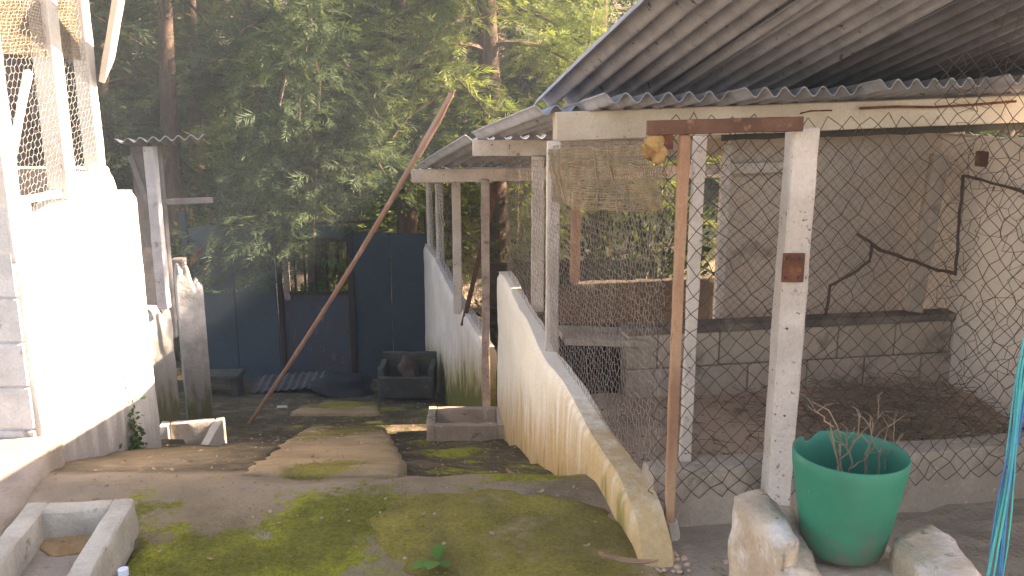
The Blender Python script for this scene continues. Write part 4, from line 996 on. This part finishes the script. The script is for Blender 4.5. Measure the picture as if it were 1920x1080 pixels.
tag(np_mesh('moss', v, f, M['moss_tuft'], attrs={'rnd': an}), 'yellow green moss growing in cushions on the damp path', 'moss', kind='stuff')
sp = []
for i in range(160):
    x, y = random.uniform(-1.9, .5), random.uniform(2.3, 6.5); rr = random.uniform(.003, .009)
    if x > xA(y) - .06: continue
    zz = gz1(x, y)
    if -.55 < x < .5 and y < 3.25: zz += .035
    if 3.55 < y < 6.8 and -1.2 - (y - 3.5) * .17 < x < -.5 - (y - 3.5) * .17: zz = max(zz, ramp_z(x, y))
    sp.append((x, y, zz + rr * .3, rr))
grit('grit', sp, M['concrete'], 'fine grit scattered over the mossy path', 'grit')
sp = []
for i in range(110):
    y = random.gauss(2.68, .09); x = xA(2.7) + random.gauss(.07, .08); rr = random.uniform(.004, .016); sp.append((x, y, gz1(x, y) + rr * .3, rr))
grit('rubble', sp, M['dirt'], 'crumbled mortar where the white wall ends beside the door stile', 'rubble')

# ------------------------------------------------------------------ trees
def frond_template(seed, L=.42):
    r = np.random.default_rng(seed); vs, fs = [], []
    def leaf(a, d, l, w):
        s = np.array([-d[1], d[0], 0.]); k_ = len(vs); up = np.array([0, 0, r.normal(0, .25) * l])
        vs.extend([a, a + d * l * .45 + s * w + up * .5, a + d * l + up, a + d * l * .45 - s * w + up * .5]); fs.append((k_, k_ + 1, k_ + 2, k_ + 3))
    for i in range(9):
        t = .06 + .105 * i; a = np.array([L * t, .02 * math.sin(t * 7), -.06 * t * t])
        for sgn in (-1, 1):
            th = sgn * (.75 - .25 * t + r.normal(0, .12)); leaf(a, np.array([math.cos(th), math.sin(th), 0.]), L * (.50 - .30 * t) * r.uniform(.75, 1.2), .0065 + .004 * r.random())
    leaf(np.array([L * .6, 0, -.02]), np.array([1., 0, 0]), L * .5, .009)
    return np.array(vs), np.array(fs)
FR = [frond_template(s) for s in range(5)]
def place_fronds(pos, direc, scale, seed, rbase=.5):
    r = np.random.default_rng(seed); V_, F_, A_ = [], [], []; off = 0; n = len(pos); which = r.integers(0, len(FR), n)
    for w in range(len(FR)):
        ix = np.where(which == w)[0]
        if not len(ix): continue
        tv, tf = FR[w]; d = direc[ix]; d = d / np.linalg.norm(d, axis=1, keepdims=True)
        up = r.normal(0, .45, (len(ix), 3)) + np.array([0, 0, 1.]); s = np.cross(up, d); s /= np.linalg.norm(s, axis=1, keepdims=True) + 1e-9; u = np.cross(d, s)
        sc = scale * r.uniform(.6, 1.35, (len(ix), 1, 1))
        v = pos[ix][:, None] + sc * (tv[None, :, 0:1] * d[:, None] + tv[None, :, 1:2] * s[:, None] + tv[None, :, 2:3] * u[:, None])
        f = tf[None] + (np.arange(len(ix)) * len(tv))[:, None, None] + off
        V_.append(v.reshape(-1, 3)); F_.append(f.reshape(-1, 4)); A_.append(np.repeat(np.clip(r.normal(rbase, .28, len(ix)), 0, 1), len(tv))); off += len(ix) * len(tv)
    return np.concatenate(V_), np.concatenate(F_), np.concatenate(A_)
def tree(x, y, h, rad, label, n=1500, zlow=.12, lean=0., m='cypress', trunk=.16, seed=1, fs=1.0, bias=None, droop=.25, low=None):
    """conifer: tapered trunk, limbs, feathery sprays carried on the outer two thirds of each limb"""
    r = np.random.default_rng(seed); z0 = gz1(x, y); t = thing('cypress_tree', label, 'tree', 'cypress trees behind the gate'); t.location = (0, 0, 0)
    b_ = MB(); tp = []; 
    for i in range(9):
        s = i / 8; tp.append(V(x + lean * s * h + .08 * math.sin(s * 6 + seed), y + .08 * math.cos(s * 5 + seed), z0 - .2 + s * h))
    b_.tube(tp, [trunk * (1 - .85 * i / 8) + .01 for i in range(9)], 9); b_.build('trunk', M['bark'], t, True)
    pos, dr = [], []; lb = MB(); nl = 44
    for i in range(nl):
        s = zlow + (1 - zlow) * (i + r.random()) / nl; a = r.random() * 6.283 if bias is None or r.random() < .4 else bias + r.normal(0, .6)
        L_ = rad * (1.05 - .8 * s) * r.uniform(.65, 1.2) + .25
        k = min(int(s * 8), 7); st = tp[k].lerp(tp[k + 1], s * 8 - k); pts = []
        for j in range(7):
            u = j / 6; pts.append(st + V(math.cos(a) * L_ * u, math.sin(a) * L_ * u, L_ * (.28 * u - (droop + .35) * u * u)) + V(*(r.normal(0, .03, 3) * u)))
        lb.tube(pts, [trunk * .22 * (1 - .85 * j / 6) + .004 for j in range(7)], 4, False)
        m_ = max(6, int(2.1 * n / nl * (L_ / (rad * .75))))
        for _ in range(m_):
            u = r.uniform(.18, 1.) ** .8; j = min(int(u * 6), 5); q = pts[j].lerp(pts[j + 1], u * 6 - j)
            od = V(math.cos(a), math.sin(a), 0); sd = V(-od.y, od.x, 0) * r.normal(0, .8)
            q = q + V(*(r.normal(0, .10 + .14 * L_ * .4, 3))) * (.4 + .6 * u)
            pos.append(tuple(q)); dr.append(tuple(od + sd + V(0, 0, r.normal(-.25, .35))))
    lb.build('limbs', M['bark'], t)
    v, f, an = place_fronds(np.array(pos), np.array(dr), fs * .78, seed + 50)
    np_mesh('crown', v, f, M[m], t, attrs={'rnd': an})
    return t
def txy(px, Y): return (px - 960) / FPX * Y / CP, Y
T = [  # px, Y, height, radius, label, extra
    (352, 15.0, 11, 2.6, 'cypress with sunlit bare trunk rising behind the tin roofed shed', dict(n=1100, zlow=.55, seed=3, trunk=.20)),
    (392, 17.5, 12, 2.8, 'slim dark cypress trunk just right of the bare sunlit one', dict(n=1300, zlow=.45, seed=4, trunk=.17)),
    (600, 13.6, 10, 2.7, 'cypress drooping its branches over the middle of the gate', dict(n=3000, zlow=.29, seed=5, bias=-1.5, trunk=.19, droop=.42)),
    (760, 15.2, 11, 3.2, 'broad cypress with bright green sprays above the pole tip', dict(n=2600, zlow=.33, seed=6, m='cypress_pale', trunk=.22)),
    (922, 14.6, 11, 3.0, 'cypress with thick brown trunk showing above the low roofs', dict(n=3000, zlow=.27, seed=7, m='cypress_pale', trunk=.26)),
    (1120, 17.0, 12, 3.6, 'sunlit green cypress crowding the edge of the big roof', dict(n=3400, zlow=.10, seed=8, m='cypress_pale', trunk=.24)),
    (505, 18.6, 12, 3.0, 'cypress standing deep in shade between the bare trunk and the gate tree', dict(n=2200, zlow=.15, seed=9, trunk=.2)),
    (230, 17.0, 12, 3.2, 'dark cypress half hidden by the left pen posts', dict(n=2600, zlow=.10, seed=10, trunk=.2)),
    (860, 19.5, 13, 3.4, 'tall cypress far behind between the two brightest crowns', dict(n=2600, zlow=.08, seed=12, trunk=.22)),
    (80, 14.0, 11, 3.0, 'cypress seen through the wire netting of the left pen', dict(n=2400, zlow=.08, seed=13, trunk=.2)),
]
for px, Y, h, rad, lab, kw in T: x, y = txy(px, Y); tree(x, y, h, rad, lab, **kw)
for x, y, h, rad, lab, sd_ in ((5.4, 9.7, 13, 2.3, 'unseen cypress added behind the pens for its shade, nearest', 31), (5.3, 13.6, 8, 2.0, 'unseen cypress added behind the pens for its shade, farther', 32), (8.6, 12.4, 9, 2.0, 'unseen cypress added right of the pens for its shade', 33), ):  # trees added out of view to shade the path, gate and shed
    tree(x, y, h, rad, lab, n=2600, zlow=.10, seed=sd_, trunk=.2, fs=1.3)

def shrub(px, Y, rx, rz, n, label, seed, m='broad', size=.10, zc=.0, x=None):
    r = np.random.default_rng(seed); X = txy(px, Y)[0] if x is None else x; g = gz1(X, Y); t = thing('leafy_shrub', label, 'shrub', 'shrubs behind the gate and pens')
    d = r.normal(size=(n, 3)); d /= np.linalg.norm(d, axis=1, keepdims=True); rad = r.uniform(.35, 1., (n, 1)) ** .6
    lump = 1 + .35 * np.sin(d[:, :1] * 5 + seed) * np.cos(d[:, 2:3] * 6 + seed * 2)
    p = d * rad * lump * np.array([[rx, rx * .8, rz]]) + np.array([[X, Y, g + rz * .9 + zc]])
    v, f, a = leaves(p, size, .25, seed); np_mesh('foliage', v, f, M[m], t, attrs={'rnd': a})
    for i in range(4):
        b_ = MB(); an = i * 1.6; b_.tube([V(X + .05 * math.cos(an), Y + .05 * math.sin(an), g - .1), V(X + rx * .3 * math.cos(an), Y + rx * .3 * math.sin(an), g + rz), V(X + rx * .5 * math.cos(an), Y + rx * .5 * math.sin(an), g + rz * 1.5)], [.03, .02, .008], 5); b_.build('stem', M['bark'], t)
shrub(628, 13.4, .40, .75, 900, 'bright green shrub showing through the right gate bars', 1, size=.12, zc=.2)
shrub(560, 14.6, .8, .55, 1200, 'dry leafy shrub low behind the left gate bars', 2, size=.09)
shrub(375, 14.0, .55, 1.2, 1300, 'pale leaved shrub lit between the shed post and the gate', 3, size=.10)
shrub(318, 13.2, .5, 1.1, 1100, 'sunlit shrub beside the shed post', 4, size=.10)
shrub(800, 16.0, 1.3, 2.1, 2600, 'golden leaved shrub glowing above the gate in the middle', 5, size=.13, zc=.9)
shrub(640, 17.0, 1.5, 1.9, 2600, 'yellow green shrub in the gap behind the gate tree', 6, size=.13, zc=.8)
shrub(455, 16.2, 1.0, 1.6, 1800, 'speckled shrub between two dark trunks', 7, size=.12, zc=1.0)
shrub(0, 9.0, .8, .9, 1700, 'green bush growing inside the row of pens', 8, x=.55, size=.09, zc=.1, m='wood_far')
shrub(0, 8.2, .6, .7, 1300, 'dark bush behind the netting beside the dividing wall', 9, x=1.3, size=.09, zc=.3, m='wood_far')
shrub(0, 11.5, 1.4, 1.5, 2400, 'large dark bush beyond the far pen', 10, x=1.7, size=.11, m='wood_far')
shrub(0, 10.6, .7, .9, 1300, 'leafy bush seen between the far pen posts', 12, x=.1, size=.09)

# the wood on the hillside behind, one mass
r = np.random.default_rng(77); n = 15000
px_ = r.uniform(-14, 15, n); py_ = r.uniform(20.5, 30, n)
hz = gz(px_, py_); pz_ = hz + r.uniform(0, 1, n) ** .9 * (7.5 + 2 * np.sin(px_ * .9) + 1.5 * np.cos(py_ * 1.3 + px_))
v, f, a = place_fronds(np.stack([px_, py_, pz_], 1), np.stack([r.normal(0, 1, n), r.normal(-.6, .7, n), r.normal(-.2, .4, n)], 1), 2.0, 78)
tag(np_mesh('far_wood', v, f, M['wood_far'], None, attrs={'rnd': a}), 'dense dark wood covering the hillside behind the trees', 'wood', kind='stuff')
segs = []
for i in range(60):
    x = r.uniform(-13, 14); y = r.uniform(21, 30); g = gz1(x, y); segs.append(((x, y, g - .2), (x + r.normal(0, .4), y, g + 10)))
v, f = wires(segs, .13, 7); tag(np_mesh('far_trunks', v, f, M['bark']), 'trunks of the dense wood on the hillside', 'wood', kind='stuff')

# ------------------------------------------------------------------ thin volume added to imitate the lens veil
m = bpy.data.materials.new('veil_volume'); m.use_nodes = True; nt = m.node_tree; nt.nodes.clear()
ou = nt.nodes.new('ShaderNodeOutputMaterial'); vo = nt.nodes.new('ShaderNodeVolumePrincipled')
vo.inputs['Color'].default_value = (.66, .82, 1, 1); vo.inputs['Density'].default_value = .0034; vo.inputs['Anisotropy'].default_value = .0
nt.links.new(vo.outputs[0], ou.inputs['Volume'])
me = bpy.data.meshes.new('lens_veil'); bm = bmesh.new(); bmesh.ops.create_cube(bm, size=1.)
x0, x1, y0, y1, z0, z1 = -130, 130, -75, 235, -4.6, 21
for v in bm.verts: v.co = Vector((x0 if v.co.x < 0 else x1, y0 if v.co.y < 0 else y1, z0 if v.co.z < 0 else z1))
bm.to_mesh(me); bm.free(); me.materials.append(m); tag(link(bpy.data.objects.new('lens_veil', me)), kind='stuff')
